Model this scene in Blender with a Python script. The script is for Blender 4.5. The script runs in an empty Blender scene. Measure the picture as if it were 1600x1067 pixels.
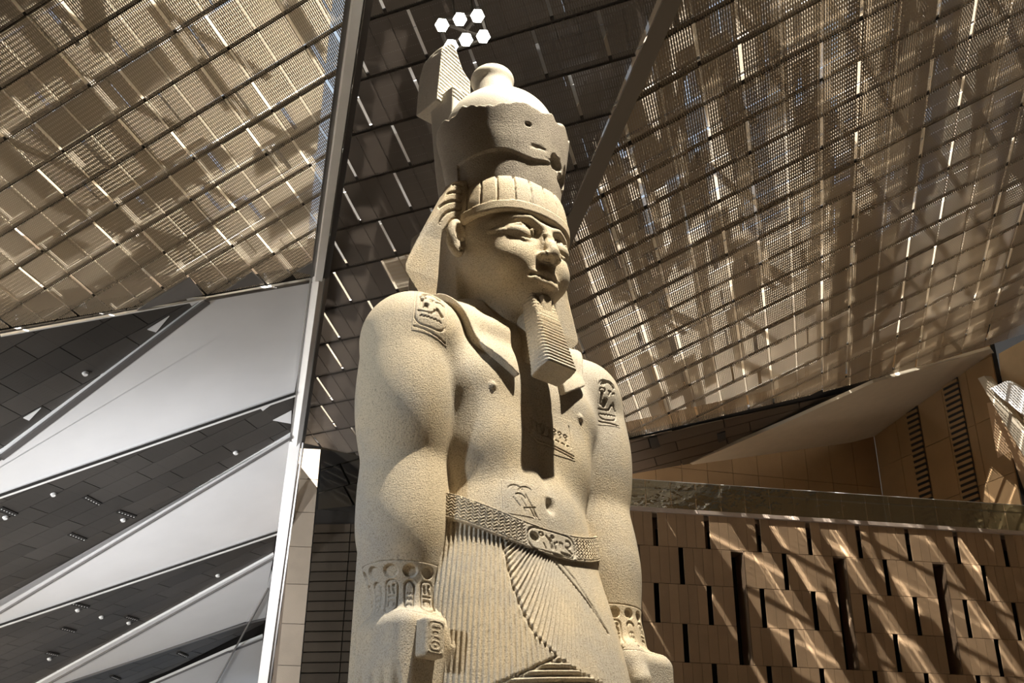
import bpy, bmesh, math, random
import numpy as np
random.seed(7)
SC = bpy.context.scene
COL = SC.collection
# ---------------------------------------------------------------- camera
FPX = 1800.0                                   # focal length in pixels of a 1600 px wide frame
PITCH = math.atan(929.0/FPX); ROLL = math.atan(35.0/3483.0); EYE = 1.6
cam = bpy.data.cameras.new('camera'); cam.sensor_width = 36; cam.lens = 36*FPX/1600; cam.clip_end = 400
cam_o = bpy.data.objects.new('camera', cam); COL.objects.link(cam_o)
cam_o.location = (0, 0, EYE)
from mathutils import Matrix, Vector
cam_o.rotation_euler = (Matrix.Rotation(math.pi/2 + PITCH, 3, 'X') @ Matrix.Rotation(ROLL, 3, 'Z')).to_euler()
SC.camera = cam_o
# ---------------------------------------------------------------- sky, sun, lights, exposure
SUN_D = Vector((.50, .42, -.76)).normalized()        # direction the sunlight travels
w = bpy.data.worlds.new('world'); SC.world = w; w.use_nodes = True
bg = w.node_tree.nodes['Background']; bg.inputs[0].default_value = (.70, .84, 1, 1); bg.inputs[1].default_value = .9
sun = bpy.data.lights.new('sun', 'SUN'); sun.energy = 55; sun.angle = math.radians(.53); sun.color = (1, .96, .90)
sun_o = bpy.data.objects.new('sun', sun); COL.objects.link(sun_o); sun_o.rotation_euler = SUN_D.to_track_quat('-Z', 'Y').to_euler()
def spot(name, loc, to, e, col, ang, size=.3, blend=.4):
    l = bpy.data.lights.new(name, 'SPOT'); l.energy = e; l.color = col; l.spot_size = math.radians(ang); l.shadow_soft_size = size; l.spot_blend = blend
    o = bpy.data.objects.new(name, l); COL.objects.link(o); o.location = loc
    o.rotation_euler = (Vector(to) - Vector(loc)).to_track_quat('-Z', 'Y').to_euler(); return o
spot('key_spot_light', (4.3, 8.0, 24.3), (-.1, 11.3, 6.0), 60000, (1, .89, .70), 46, .2)
spot('side_spot_light', (-12.0, 2.0, 8.0), (-.8, 11.2, 4.6), 5200, (.84, .92, 1), 26, .3)
spot('membrane_fill', (-24.0, 24.0, .5), (-13, 42, 15), 19000, (.93, .96, 1), 75, .5, 1)  # fill spots added to brighten the membranes, not fittings of the hall
spot('membrane_fill', (-13.0, 30.0, .5), (-11, 42, 16), 7000, (.95, .96, 1), 60, .5, 1)
SC.view_settings.view_transform = 'Standard'; SC.view_settings.look = 'None'; SC.view_settings.gamma = 1
SC.view_settings.use_curve_mapping = False; SC.view_settings.exposure = -0.18
# ---------------------------------------------------------------- helpers
def px(x, y):
    u = (x - 800)/FPX; v = (533.5 - y)/FPX; cr, sr = math.cos(ROLL), math.sin(ROLL)
    u, v = u*cr - v*sr, u*sr + v*cr; c, s = math.cos(PITCH), math.sin(PITCH)
    return np.array([u, c - s*v, s + c*v])
def mat(name): 
    m = bpy.data.materials.new(name); m.use_nodes = True; nt = m.node_tree; return m, nt, nt.nodes['Principled BSDF'], nt.nodes['Material Output']
def node(nt, t, **kw):
    n = nt.nodes.new(t)
    for k, v in kw.items():
        if k.startswith('i_'):
            n.inputs[int(k[2:])].default_value = v
        else: setattr(n, k, v)
    return n
def mathn(nt, op, a, b=None, c=None):
    n = nt.nodes.new('ShaderNodeMath'); n.operation = op
    for k, v in enumerate((a, b, c)):
        if v is None: continue
        if isinstance(v, (int, float)): n.inputs[k].default_value = v
        else: nt.links.new(v, n.inputs[k])
    return n.outputs[0]
def ramp(nt, fac, stops):
    n = nt.nodes.new('ShaderNodeValToRGB'); e = n.color_ramp.elements
    while len(e) < len(stops): e.new(.5)
    for q, (p, c) in zip(e, stops): q.position = p; q.color = (*c, 1) if len(c) == 3 else c
    nt.links.new(fac, n.inputs[0]); return n.outputs[0]
def link(o, parent=None):
    COL.objects.link(o)
    if parent is not None: o.parent = parent
    return o
def obj(name, me, m, parent=None):
    o = bpy.data.objects.new(name, me); 
    if m is not None and not me.materials: me.materials.append(m)
    return link(o, parent)
def thing(name, label, cat, loc=(0,0,0), rotz=0, group=None):
    o = bpy.data.objects.new(name, None); COL.objects.link(o); o.location = loc; o.rotation_euler = (0,0,rotz)
    o.empty_display_size = .2
    return tag(o, label, cat, group)
def tag(o, label, cat, group=None):
    o['label'] = label; o['category'] = cat
    if group: o['group'] = group
    return o
def struct(o): o['kind'] = 'structure'; return o
# ---------------------------------------------------------------- materials
def stone_mat(name, c1, c2, c3, sc=1.0, rough=.75, bump=.35):
    m, nt, b, out = mat(name); L = nt.links
    tc = node(nt, 'ShaderNodeTexCoord')
    n1 = node(nt, 'ShaderNodeTexNoise'); n1.inputs['Scale'].default_value = .8*sc; n1.inputs['Detail'].default_value = 5; n1.inputs['Roughness'].default_value = .6
    n2 = node(nt, 'ShaderNodeTexNoise'); n2.inputs['Scale'].default_value = 85*sc; n2.inputs['Detail'].default_value = 3; n2.inputs['Roughness'].default_value = .75
    n3 = node(nt, 'ShaderNodeTexVoronoi'); n3.inputs['Scale'].default_value = 60*sc
    for n in (n1, n2, n3): L.new(tc.outputs['Object'], n.inputs['Vector'])
    base = ramp(nt, n1.outputs['Fac'], [(.40, c1), (.58, c2)])
    sp = ramp(nt, n2.outputs['Fac'], [(.30, (0,0,0)), (.50, (1,1,1))])
    mx = node(nt, 'ShaderNodeMix', data_type='RGBA'); L.new(sp, mx.inputs[0]); mx.inputs[6].default_value = (*c3, 1); L.new(base, mx.inputs[7])
    L.new(mx.outputs[2], b.inputs['Base Color']); b.inputs['Roughness'].default_value = rough
    bm = node(nt, 'ShaderNodeBump'); bm.inputs['Strength'].default_value = bump; bm.inputs['Distance'].default_value = .02
    h = mathn(nt, 'ADD', n2.outputs['Fac'], mathn(nt, 'MULTIPLY', n3.outputs['Distance'], .5))
    L.new(h, bm.inputs['Height']); L.new(bm.outputs[0], b.inputs['Normal'])
    return m
M_STONE = stone_mat('statue_granite', (.40,.365,.31), (.55,.46,.325), (.17,.135,.09))
M_DARK = stone_mat('statue_granite_grey', (.30,.26,.22), (.40,.35,.28), (.12,.10,.08))
M_PALE = stone_mat('statue_limestone', (.50,.47,.42), (.60,.56,.49), (.36,.32,.26), bump=.15)
# ---------------------------------------------------------------- hall
CAMP = np.array([0, 0, EYE])
def mesh_mat(name, c1, c2, hole=.42, transl=.25, dens=16.0, rough=.5):
    """perforated metal sheet: staggered holes cut along both directions of the sheet (UV = panel units)"""
    m, nt, b, out = mat(name); L = nt.links
    uv = node(nt, 'ShaderNodeUVMap'); uv.uv_map = 'UV'; sx = node(nt, 'ShaderNodeSeparateXYZ'); L.new(uv.outputs[0], sx.inputs[0])
    u = mathn(nt, 'MULTIPLY', sx.outputs[0], dens); v = mathn(nt, 'MULTIPLY', sx.outputs[1], dens*1.15)
    row = mathn(nt, 'FLOOR', v); sh = mathn(nt, 'MULTIPLY', mathn(nt, 'MODULO', row, 2.0), .12)
    fu = mathn(nt, 'ABSOLUTE', mathn(nt, 'SUBTRACT', mathn(nt, 'FRACT', mathn(nt, 'ADD', u, sh)), .5))
    fv = mathn(nt, 'ABSOLUTE', mathn(nt, 'SUBTRACT', mathn(nt, 'FRACT', v), .5))
    hu = mathn(nt, 'LESS_THAN', fu, hole/2+.04); hv = mathn(nt, 'LESS_THAN', fv, .44)
    hl = mathn(nt, 'MULTIPLY', hu, hv)
    tc = node(nt, 'ShaderNodeTexCoord'); n1 = node(nt, 'ShaderNodeTexNoise'); n1.inputs['Scale'].default_value = .35; n1.inputs['Detail'].default_value = 4
    L.new(tc.outputs['Object'], n1.inputs['Vector'])
    oi = node(nt, 'ShaderNodeObjectInfo'); k = mathn(nt, 'ADD', mathn(nt, 'MULTIPLY', oi.outputs['Random'], .35), mathn(nt, 'MULTIPLY', n1.outputs['Fac'], .7))
    col = ramp(nt, k, [(.2, c1), (.8, c2)]); L.new(col, b.inputs['Base Color']); b.inputs['Roughness'].default_value = rough; b.inputs['Metallic'].default_value = .25
    tr = node(nt, 'ShaderNodeBsdfTranslucent'); L.new(col, tr.inputs[0]); ms = node(nt, 'ShaderNodeMixShader'); ms.inputs[0].default_value = transl
    L.new(b.outputs[0], ms.inputs[1]); L.new(tr.outputs[0], ms.inputs[2])
    tp = node(nt, 'ShaderNodeBsdfTransparent'); m2 = node(nt, 'ShaderNodeMixShader'); L.new(hl, m2.inputs[0]); L.new(ms.outputs[0], m2.inputs[1]); L.new(tp.outputs[0], m2.inputs[2])
    L.new(m2.outputs[0], out.inputs[0]); return m
def plain(name, c, rough=.7, metal=0, noise=.0, nsc=2.0, bump=0, bsc=20, spec=.5, rnd=.0):
    m, nt, b, out = mat(name); L = nt.links; b.inputs['Roughness'].default_value = rough; b.inputs['Metallic'].default_value = metal; b.inputs['Specular IOR Level'].default_value = spec
    tc = node(nt, 'ShaderNodeTexCoord'); n1 = node(nt, 'ShaderNodeTexNoise'); n1.inputs['Scale'].default_value = nsc; n1.inputs['Detail'].default_value = 5; L.new(tc.outputs['Object'], n1.inputs['Vector'])
    oi = node(nt, 'ShaderNodeObjectInfo'); k = mathn(nt, 'ADD', mathn(nt, 'MULTIPLY', mathn(nt, 'SUBTRACT', oi.outputs['Random'], .5), rnd), n1.outputs['Fac'])
    lo = tuple(x*(1-noise) for x in c); hi = tuple(min(1, x*(1+noise)) for x in c)
    L.new(ramp(nt, k, [(.3, lo), (.7, hi)]), b.inputs['Base Color'])
    if bump:
        n2 = node(nt, 'ShaderNodeTexNoise'); n2.inputs['Scale'].default_value = bsc; L.new(tc.outputs['Object'], n2.inputs['Vector'])
        bm = node(nt, 'ShaderNodeBump'); bm.inputs['Strength'].default_value = bump; bm.inputs['Distance'].default_value = .05; L.new(n2.outputs['Fac'], bm.inputs['Height']); L.new(bm.outputs[0], b.inputs['Normal'])
    return m
def transl(name, c, t, tp=0.0):
    m, nt, b, out = mat(name); b.inputs['Base Color'].default_value = (*c, 1); b.inputs['Roughness'].default_value = .8
    tr = node(nt, 'ShaderNodeBsdfTranslucent'); tr.inputs[0].default_value = (*c, 1); ms = node(nt, 'ShaderNodeMixShader'); ms.inputs[0].default_value = t
    nt.links.new(b.outputs[0], ms.inputs[1]); nt.links.new(tr.outputs[0], ms.inputs[2]); 
    t2 = node(nt, 'ShaderNodeBsdfTransparent'); m2 = node(nt, 'ShaderNodeMixShader'); m2.inputs[0].default_value = tp      # fine open weave
    nt.links.new(ms.outputs[0], m2.inputs[1]); nt.links.new(t2.outputs[0], m2.inputs[2]); nt.links.new(m2.outputs[0], out.inputs[0]); return m
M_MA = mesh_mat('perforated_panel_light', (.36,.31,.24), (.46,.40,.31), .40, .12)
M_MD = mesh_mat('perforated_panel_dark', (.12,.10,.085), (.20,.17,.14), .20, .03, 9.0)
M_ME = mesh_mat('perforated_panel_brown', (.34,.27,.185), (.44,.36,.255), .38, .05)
M_MC = mesh_mat('perforated_panel_grey', (.055,.050,.045), (.105,.095,.085), .0, .0, 14.0)
M_PURLIN = plain('purlin_metal', (.05,.042,.035), .5, .3)
M_SKIN_A = transl('roof_skin_light', (.92,.85,.73), .22, .10)
M_SKIN_D = transl('roof_skin_dark', (.80,.80,.80), .10, .03)
M_SKIN_E = transl('roof_skin_warm', (.86,.79,.68), .06, .46)
M_MEMB = plain('white_membrane', (.86,.86,.86), .6, 0, .03, .6, .25, .5)
M_TRIM = plain('white_trim', (.92,.91,.88), .5, 0, .03)
M_TRIMD = plain('grey_trim', (.20,.19,.185), .45, .4)
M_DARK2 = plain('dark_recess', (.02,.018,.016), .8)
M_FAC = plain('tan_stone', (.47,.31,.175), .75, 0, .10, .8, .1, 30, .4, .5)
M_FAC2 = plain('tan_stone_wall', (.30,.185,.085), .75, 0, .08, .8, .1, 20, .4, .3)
M_SOFF = plain('plaster_soffit', (.50,.43,.32), .8, 0, .04)
M_COLM = plain('pale_stone', (.46,.38,.29), .7, 0, .07, 1.5, .1, 30, .4, .3)
M_SLAB = plain('slab_edge', (.62,.50,.40), .6, 0, .05)
M_STEEL = plain('steel', (.30,.29,.28), .35, .9)
HA = np.array([[0.021217753599203137, 0.04865103418818757, -0.7069900734834003], [0.03760836647364097, -0.027306555259849, -0.4506484488319944], [0.040415656119422334, -0.004030980412386811, 1.0]])
HD = np.array([[0.029023735691620294, 0.034748924620883415, 0.0029877745238129708], [0.06501754469302608, -0.0069670547741251775, -0.575797926923181], [0.044540297305029924, -0.007367683835728926, 1.0]])
HE = np.array([[0.022581104480817155, 0.05844449117942236, 0.4838979852379116], [0.042257993957219284, -0.03003501896629981, -0.46699469388541043], [0.0464241270791765, -0.006931750886932731, 1.0]])
HC1 = np.array([[0.023907104045496324, 0.042015898411476175, -0.776938476806681], [0.021233883793826566, -0.018780089458215785, 0.006589909577945039], [0.017051896680867484, -0.011509668246499538, 1.0]])
HC2 = np.array([[0.006914968813897831, 0.030941816414483212, -0.5277748356183846], [0.02002892923568214, -0.01468631334565295, 0.14834669260725938], [0.034642908445713, -0.0034964000168989694, 1.0]])
HC3 = np.array([[0.0140247500520782, 0.027717501667374248, -0.7500884472046453], [0.00910796379967409, -0.013842008445706834, 0.43977551233226897], [0.009640159463995409, -0.009386469156794194, 1.0]])
class Plane:
    def __init__(s, p, n): s.p = np.array(p, float); s.n = np.array(n, float)/np.linalg.norm(n)
    def at(s, x, y):
        r = px(x, y); return CAMP + r*((s.p - CAMP) @ s.n)/(r @ s.n)
    def away(s):                                   # unit normal pointing away from the viewer
        return s.n if (s.p - CAMP) @ s.n > 0 else -s.n
def P3(x, y, d): return CAMP + px(x, y)*d
def plane3(a, b, c):
    a, b, c = P3(*a), P3(*b), P3(*c); return Plane(a, np.cross(b-a, c-a))
def lat_px(H, n, m):
    q = H @ np.array([n, m, 1.0]); return q[0]/q[2]*1000+800, q[1]/q[2]*1000+533.5
def lat_inv(H, x, y):
    q = np.linalg.inv(H) @ np.array([(x-800)/1000, (y-533.5)/1000, 1]); return q[0]/q[2], q[1]/q[2]
def lat_plane(H, s):
    P = []
    for n, m in ((0,0),(6,0),(0,6)):
        w_ = H[2] @ np.array([n, m, 1.0]); P.append((*lat_px(H, n, m), w_*s))
    return plane3(*P)
def clip(poly, region):
    """convex polygon clip, both in the same 2-D coordinates; region counter-clockwise or clockwise convex"""
    A = sum(region[i][0]*region[(i+1)%len(region)][1]-region[(i+1)%len(region)][0]*region[i][1] for i in range(len(region)))
    sg = 1 if A > 0 else -1; out = list(poly)
    for i in range(len(region)):
        a, b = region[i], region[(i+1) % len(region)]; inp = out; out = []
        if not inp: return []
        def side(p): return sg*((b[0]-a[0])*(p[1]-a[1]) - (b[1]-a[1])*(p[0]-a[0]))
        for j in range(len(inp)):
            p, q = inp[j-1], inp[j]; sp, sq = side(p), side(q)
            if (sp >= 0) != (sq >= 0):
                t = sp/(sp-sq); out.append((p[0]+(q[0]-p[0])*t, p[1]+(q[1]-p[1])*t))
            if sq >= 0: out.append(q)
    return out
def area(p): return abs(sum(p[i][0]*p[(i+1)%len(p)][1]-p[(i+1)%len(p)][0]*p[i][1] for i in range(len(p))))/2
class MB:
    def __init__(s): s.v = []; s.f = []; s.uv = []; s.mi = []
    def face(s, idx, uv=None, mi=0): s.f.append(tuple(idx)); s.uv.append(uv or [(0,0)]*len(idx)); s.mi.append(mi)
    def prism(s, pts, off, uv=None, mi=0):
        """pts: 3-D polygon, extruded by vector off"""
        n = len(pts); k = len(s.v); pts = [np.array(p, float) for p in pts]; off = np.array(off, float)
        nn = np.cross(pts[1]-pts[0], pts[2]-pts[1])
        if nn @ off > 0: pts = pts[::-1]; uv = uv[::-1] if uv else None
        s.v += [tuple(p) for p in pts] + [tuple(p+off) for p in pts]
        s.face(range(k, k+n), uv, mi); s.face(range(k+2*n-1, k+n-1, -1), (uv[::-1] if uv else None), mi)
        for i in range(n):
            j = (i+1) % n; s.face((k+j, k+i, k+n+i, k+n+j), [uv[j], uv[i], uv[i], uv[j]] if uv else None, mi)
    def beam(s, a, b, w, h, up=(0,0,1), mi=0):
        a = np.array(a, float); b = np.array(b, float); d = b-a; d /= np.linalg.norm(d); up = np.array(up, float)
        u = np.cross(d, up); u /= np.linalg.norm(u)+1e-9; v = np.cross(u, d)
        s.prism([a+u*w/2+v*h/2, a-u*w/2+v*h/2, a-u*w/2-v*h/2, a+u*w/2-v*h/2], b-a, None, mi)
    def box(s, lo, hi, mi=0):
        x0,y0,z0 = lo; x1,y1,z1 = hi; s.prism([(x0,y0,z0),(x1,y0,z0),(x1,y1,z0),(x0,y1,z0)], (0,0,z1-z0), None, mi)
    def mesh(s, name, mats=()):
        me = bpy.data.meshes.new(name); me.from_pydata(s.v, [], s.f); u = me.uv_layers.new(name='UV')
        flat = [c for f in s.uv for c in f]
        for i, c in enumerate(flat): u.data[i].uv = c
        me.polygons.foreach_set('material_index', s.mi)
        for m in mats: me.materials.append(m)
        me.update(); return me
    def build(s, name, m, parent=None):
        mats = m if isinstance(m, (list, tuple)) else [m]; return obj(name, s.mesh(name, mats), None, parent)
def panels(H, plane, regions, m_, parent, gap_n=.03, gap_m=.05, thick=.05, par=0, groove=.012, clip_n=None, skip=(), plainm=None, plain_set=(), name='panel', miss=None):
    """brick-laid panels three units long; every panel is an object of its own"""
    made = []
    off = plane.away()*thick
    for reg in regions:
        R = [lat_inv(H, *p) for p in reg]; ns = [r[0] for r in R]; ms = [r[1] for r in R]
        for n in range(math.floor(min(ns)), math.ceil(max(ns))):
            o = (n + par) % 2
            k0 = math.floor((min(ms)-o)/3)-1; k1 = math.ceil((max(ms)-o)/3)+1
            for k in range(k0, k1):
                m0 = 3*k+o; mb = MB(); tot = 0
                for c in range(3):
                    a = m0+c+(gap_m if c == 0 else groove); b = m0+c+1-(gap_m if c == 2 else groove)
                    P = clip([(n+gap_n, a), (n+1-gap_n, a), (n+1-gap_n, b), (n+gap_n, b)], R)
                    if len(P) < 3 or area(P) < .004: continue
                    tot += area(P)
                    mb.prism([plane.at(*lat_px(H, *q)) for q in P], off, [(q[1], q[0]) for q in P])
                if tot > .03 and (miss is None or not miss(n, m0)):
                    made.append(((n, m0), mb.build(name, plainm if (n, m0) in plain_set else m_, parent)))
    return made
def purlins(H, plane, reg, wd, dp, off, mt, name='ceiling', extra=None):
    """rails running behind the long joints"""
    mb = MB(); aw = plane.away(); R = [lat_inv(H, *p) for p in reg]; ns = [r[0] for r in R]; ms = [r[1] for r in R]
    for n in range(math.floor(min(ns)), math.ceil(max(ns))+1):
        P = clip([(n-.001, min(ms)-1), (n-.001, max(ms)+1), (n+.001, max(ms)+1), (n+.001, min(ms)-1)], R)
        if len(P) < 3: continue
        a = min(P, key=lambda q: q[1]); b = max(P, key=lambda q: q[1])
        mb.beam(plane.at(*lat_px(H, *a))+aw*off, plane.at(*lat_px(H, *b))+aw*off, wd, dp, up=aw)
    return mb.build(name, mt)
def outer_skin(H, plane, reg, dist, mt, parent, gap=.10, seed=1, hole=.10, slits=.25, strips=None):
    """second roof skin above the panels: plates with open joints, and bracing on top of it"""
    rnd = random.Random(seed); aw = plane.away(); mb = MB()
    def up(n, m, h=0):
        q = plane.at(*lat_px(H, n, m)); return q + aw*(dist+h)
    R = [lat_inv(H, *p) for p in reg]; ns = [r[0] for r in R]; ms = [r[1] for r in R]
    def okp(n, m):
        d = .02; return len(clip([(n-d,m-d),(n+d,m-d),(n+d,m+d),(n-d,m+d)], R)) > 2
    for n in range(math.floor(min(ns))-2, math.ceil(max(ns))+2):
        o = n % 2
        for k in range(math.floor(min(ms)/3)-2, math.ceil(max(ms)/3)+2):
            m = 3*k + o; e = .09 if rnd.random() < slits else .0; g = gap*rnd.choice((.5, 1, 1.4))
            P = clip([(n+g/2, m+e), (n+1-g/2, m+e), (n+1-g/2, m+3-e), (n+g/2, m+3-e)], R)
            if len(P) > 2 and area(P) > .01: mb.prism([up(*q) for q in P], aw*.03)
    o = mb.build('roof_skin', mt, parent); o['kind'] = 'stuff'
    # unseen plates added to break the sun into patches, lattice girders under them
    sb = MB()
    if strips:                                  # long plates up the slope, shaped to streak the facade with sun
        m = math.floor(min(ms))-2
        while m < max(ms)+2:
            wd = rnd.choice((.5, .8, 1.1)); n = math.floor(min(ns))-2 + rnd.random()*2
            while n < max(ns)+2:
                L = rnd.choice((2.0, 3.4, 5.0, 7.0)); sk = rnd.choice((0, .0, .5, -.5))
                if rnd.random() < strips(n+L/2, m):
                    P = clip([(n, m), (n+L, m+sk), (n+L, m+wd+sk), (n, m+wd)], R)
                    if len(P) > 2 and area(P) > .01: sb.prism([up(q[0], q[1], 1.3) for q in P], aw*.05)
                n += L + rnd.choice((0, 0, .2))
            m += wd + rnd.choice((0, .05, .12))
    for n in range(math.floor(min(ns))-2, math.ceil(max(ns))+2):
        m = math.floor(min(ms))-2 + rnd.random()*2
        if strips: break
        while m < max(ms)+2:
            L = rnd.choice((1.2, 2.0, 3.5, 5.0)); wd = rnd.choice((.55, .8, 1.0, 1.03)); y0 = rnd.random()*.2
            if rnd.random() < hole:
                sk = rnd.choice((0, 0, .5, -.5))
                P = clip([(n+y0, m), (n+y0+wd, m+sk), (n+y0+wd, m+L+sk), (n+y0, m+L)], R)
                if len(P) > 2 and area(P) > .01: sb.prism([up(q[0], q[1], 1.3) for q in P], aw*.05)
            m += L
    o = sb.build('shade_plates', M_PURLIN, parent); o['kind'] = 'stuff'
    tb = MB(); n0, n1, m0, m1 = min(ns)-1, max(ns)+1, min(ms)-2, max(ms)+2
    for i in range(int((m1-m0)/3.4)):
        m = m0 + i*3.4
        for n in np.arange(math.floor(n0), n1, 3.0):
            if okp(n, m):
                dm = rnd.choice((-2.2, 0, 2.2))
                if okp(n+3, m+dm): tb.beam(up(n, m, .35), up(n+3, m+dm, .8), .46, .22, up=aw)
                if okp(n+3, m+1.6): tb.beam(up(n, m, .5), up(n+3, m+1.6, .5), .22, .12, up=aw)
    o = tb.build('roof_bracing', M_PURLIN, parent); o['kind'] = 'stuff'
PA, PD, PE = lat_plane(HA, 25.9), lat_plane(HD, 26.66), lat_plane(HE, 30.0)
RA = [(-160,-140),(577,-140),(496,432),(321,461),(0,517),(-160,545)]
RA1 = [(-160,-140),(577,-140),(496,432),(321,461),(0,517),(-160,545)]
RD1 = [(573,-140),(1110,-140),(885,345),(725,735),(560,712),(466,690),(497,432)]
RE1 = [(1110,-140),(1760,-140),(1760,470),(1600,522),(1400,586),(1285,613),(1100,662),(960,694),(725,735),(885,345)]
cA = struct(purlins(HA, PA, RA1, .10, .04, .08, M_PURLIN)); cD = struct(purlins(HD, PD, RD1, .20, .05, .09, M_PURLIN)); cE = struct(purlins(HE, PE, RE1, .15, .04, .08, M_PURLIN))
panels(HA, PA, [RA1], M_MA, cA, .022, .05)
panels(HD, PD, [RD1], M_MD, cD, .028, .09, par=1, groove=.004, plainm=M_ME, plain_set={(n, m) for n in range(5, 16) for m in range(-12, 6)})  # opener mesh behind the statue, swapped in to let sun reach the facade
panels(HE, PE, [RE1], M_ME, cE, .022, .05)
BIG = 260
outer_skin(HA, PA, [(-160-BIG,-140-BIG*.6),(590,-140-BIG*.6),(500,440),(321,480),(-160-BIG,600)], 1.5, M_SKIN_A, cA, .05, 3, .26, .6)
outer_skin(HD, PD, [(560,-200),(1140,-200),(870,400),(490,470)], 1.6, M_SKIN_D, cD, .02, 4, .80, .8)
outer_skin(HD, PD, [(490,470),(870,400),(740,760),(440,720)], 1.6, M_SKIN_E, cD, .08, 8, .30, .8, lambda n, m: .5)  # hidden lower skin, made more open to pass sun streaks
outer_skin(HE, PE, [(1120,-200),(1900,-200),(1900,430),(1600,540),(1285,640),(960,715),(700,760),(870,370)], 1.5, M_SKIN_E, cE, .08, 5, .34, .8, lambda n, m: .97 if m < -1.5 and n + .6*m < 2.5 else (.45 if n > 6 else .6))
# fold trims between the ceiling planes
def pbeam(name, a, b, w_, h_, mt, parent=None, up=(0,0,1)):
    mb = MB(); mb.beam(a, b, w_, h_, up); return mb.build(name, mt, parent)
struct(pbeam('trim_1', PD.at(1112,-140), PD.at(700,790), .42, .12, plain('fold_trim', (.23,.19,.145), .5, .3), None, PD.away()))
# white edge beam between the left ceiling and the dark one
e0 = P3(574,-120,23.6); e1 = CAMP + (PD.at(497,432)-CAMP)*.985; e2 = P3(462,690,42.2); e3 = P3(403,1130,43.6)
tr = MB()
for a, b in ((e0, e1), (e1, e2), (e2, e3)): tr.beam(a, b, .36, .22, up=(0,1,0))
tb = struct(tr.build('trim_2', M_TRIM))
tr = MB()
for a, b in ((e0, e1), (e1, e2), (e2, e3)): tr.beam(a+np.array([.27,.05,0]), b+np.array([.25,.05,0]), .06, .16, up=(0,1,0)); tr.beam(a+np.array([.19,-.12,0]), b+np.array([.17,-.12,0]), .03, .04, up=(0,1,0)); tr.beam(a+np.array([-.2,.02,0]), b+np.array([-.18,.02,0]), .04, .12, up=(0,1,0))
tr.build('cable_channel', M_STEEL, tb)
# ---------------------------------------------------------------- left side: fabric facets and dark louvred bands
PC = plane3((490,433,35.6), (457,690,42.4), (0,517,32.6))
def slab(name, pts, plane, thick, mt, parent=None, lift=0.0):
    mb = MB(); aw = plane.away(); mb.prism([plane.at(*p)-aw*lift for p in pts], aw*thick); return mb.build(name, mt, parent)
wl = struct(slab('wall_left', [(-170,560),(0,519),(321,463),(497,434),(462,690),(402,1130),(-170,1130)], PC, .25, M_DARK2, None, -.30))
memb = [[(322,464),(489,434),(459,611),(-170,831),(-170,838)],
        [(455,675),(432,828),(-170,1030),(-170,1045)],
        [(427,863),(417,912),(384,968),(60,1078),(-60,1130)],
        [(417,912),(424,890),(414,962),(384,969)], [(356,1013),(410,991),(404,1130),(304,1130)], [(356,1013),(304,1130),(90,1130)]]
memb[0] = [(322,464),(489,434),(459,611),(-170,829),(-170,838)]
memb[0] = [(322,464),(489,434),(459,610),(-170,826),(-170,829)]
for q in memb: slab('membrane', q, PC, .12, M_MEMB, wl, .10)
bands = [(HC1, [(-170,560),(0,519),(321,463),(-170,835)], 0), (HC2, [(459,612),(456,674),(0,950),(-170,1050),(-170,828)], 1), (HC3, [(431,829),(428,862),(222,985),(70,1068),(-40,1130),(-170,1130),(-170,1030)], 1), (HC3, [(384,969),(414,962),(410,991),(356,1012),(220,1070),(100,1130),(-60,1130),(100,1068)], 1)]
lightslots = []
for bi, (H, reg, par) in enumerate(bands):
    got = panels(H, PC, [reg], M_MC, wl, .018, .018, .06, par, .0, name='louvre_panel')
for a, b, w_, mt, lf in (((0,709),(322,464),.22,M_TRIMD,.18), ((-170,827),(459,610),.10,M_TRIM,.2), ((-170,824),(459,607),.03,M_DARK2,.22), ((-170,1052),(455,676),.05,M_TRIMD,.2), ((-170,1028),(432,827),.09,M_TRIM,.2), ((-170,1025),(432,824),.03,M_DARK2,.22), ((-60,1137),(427,865),.05,M_TRIMD,.2), ((60,1075),(384,968),.07,M_TRIMD,.2), ((300,1127),(417,912),.05,M_TRIMD,.24), ((220,1071),(356,1012),.05,M_TRIMD,.2),((384,968),(414,961),.05,M_TRIMD,.2),((356,1013),(410,992),.05,M_TRIMD,.2),((-170,835),(0,706),.2,M_TRIMD,.18),
    ((0,519),(321,462),.05,M_TRIM,.12), ((321,462),(489,433),.05,M_TRIMD,.16)):
    aw = PC.away(); pbeam('trim_strip', PC.at(*a)-aw*lf, PC.at(*b)-aw*lf, w_, .08, mt, wl, aw)
# ---------------------------------------------------------------- pillar and recess right of the beam
def vwall(a, b, top, bot):                       # vertical wall through two plan points
    return [np.array([a[0],a[1],bot]), np.array([b[0],b[1],bot]), np.array([b[0],b[1],top]), np.array([a[0],a[1],top])]
pa, pb = P3(468,700,44.0), P3(501,700,44.1)
ztop = pa[2]; dirp = (pb-pa); dirp[2] = 0; dirl = np.linalg.norm(dirp); dirp /= dirl; nrm = np.array([-dirp[1], dirp[0], 0])
if nrm[1] < 0: nrm = -nrm
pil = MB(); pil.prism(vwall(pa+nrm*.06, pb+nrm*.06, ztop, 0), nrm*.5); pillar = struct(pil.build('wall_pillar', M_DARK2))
zs = [ztop] + [ (CAMP+px(470, y)*44.0)[2] for y in (757,817,878,942,1008,1075)] + [5.0, 3.4, 1.7, 0]
for z1, z0 in zip(zs[:-1], zs[1:]):
    mb = MB(); mb.prism(vwall(pa, pb, z1-.012, z0+.012), nrm*.06); mb.build('stone_panel', M_COLM, pillar)
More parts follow.
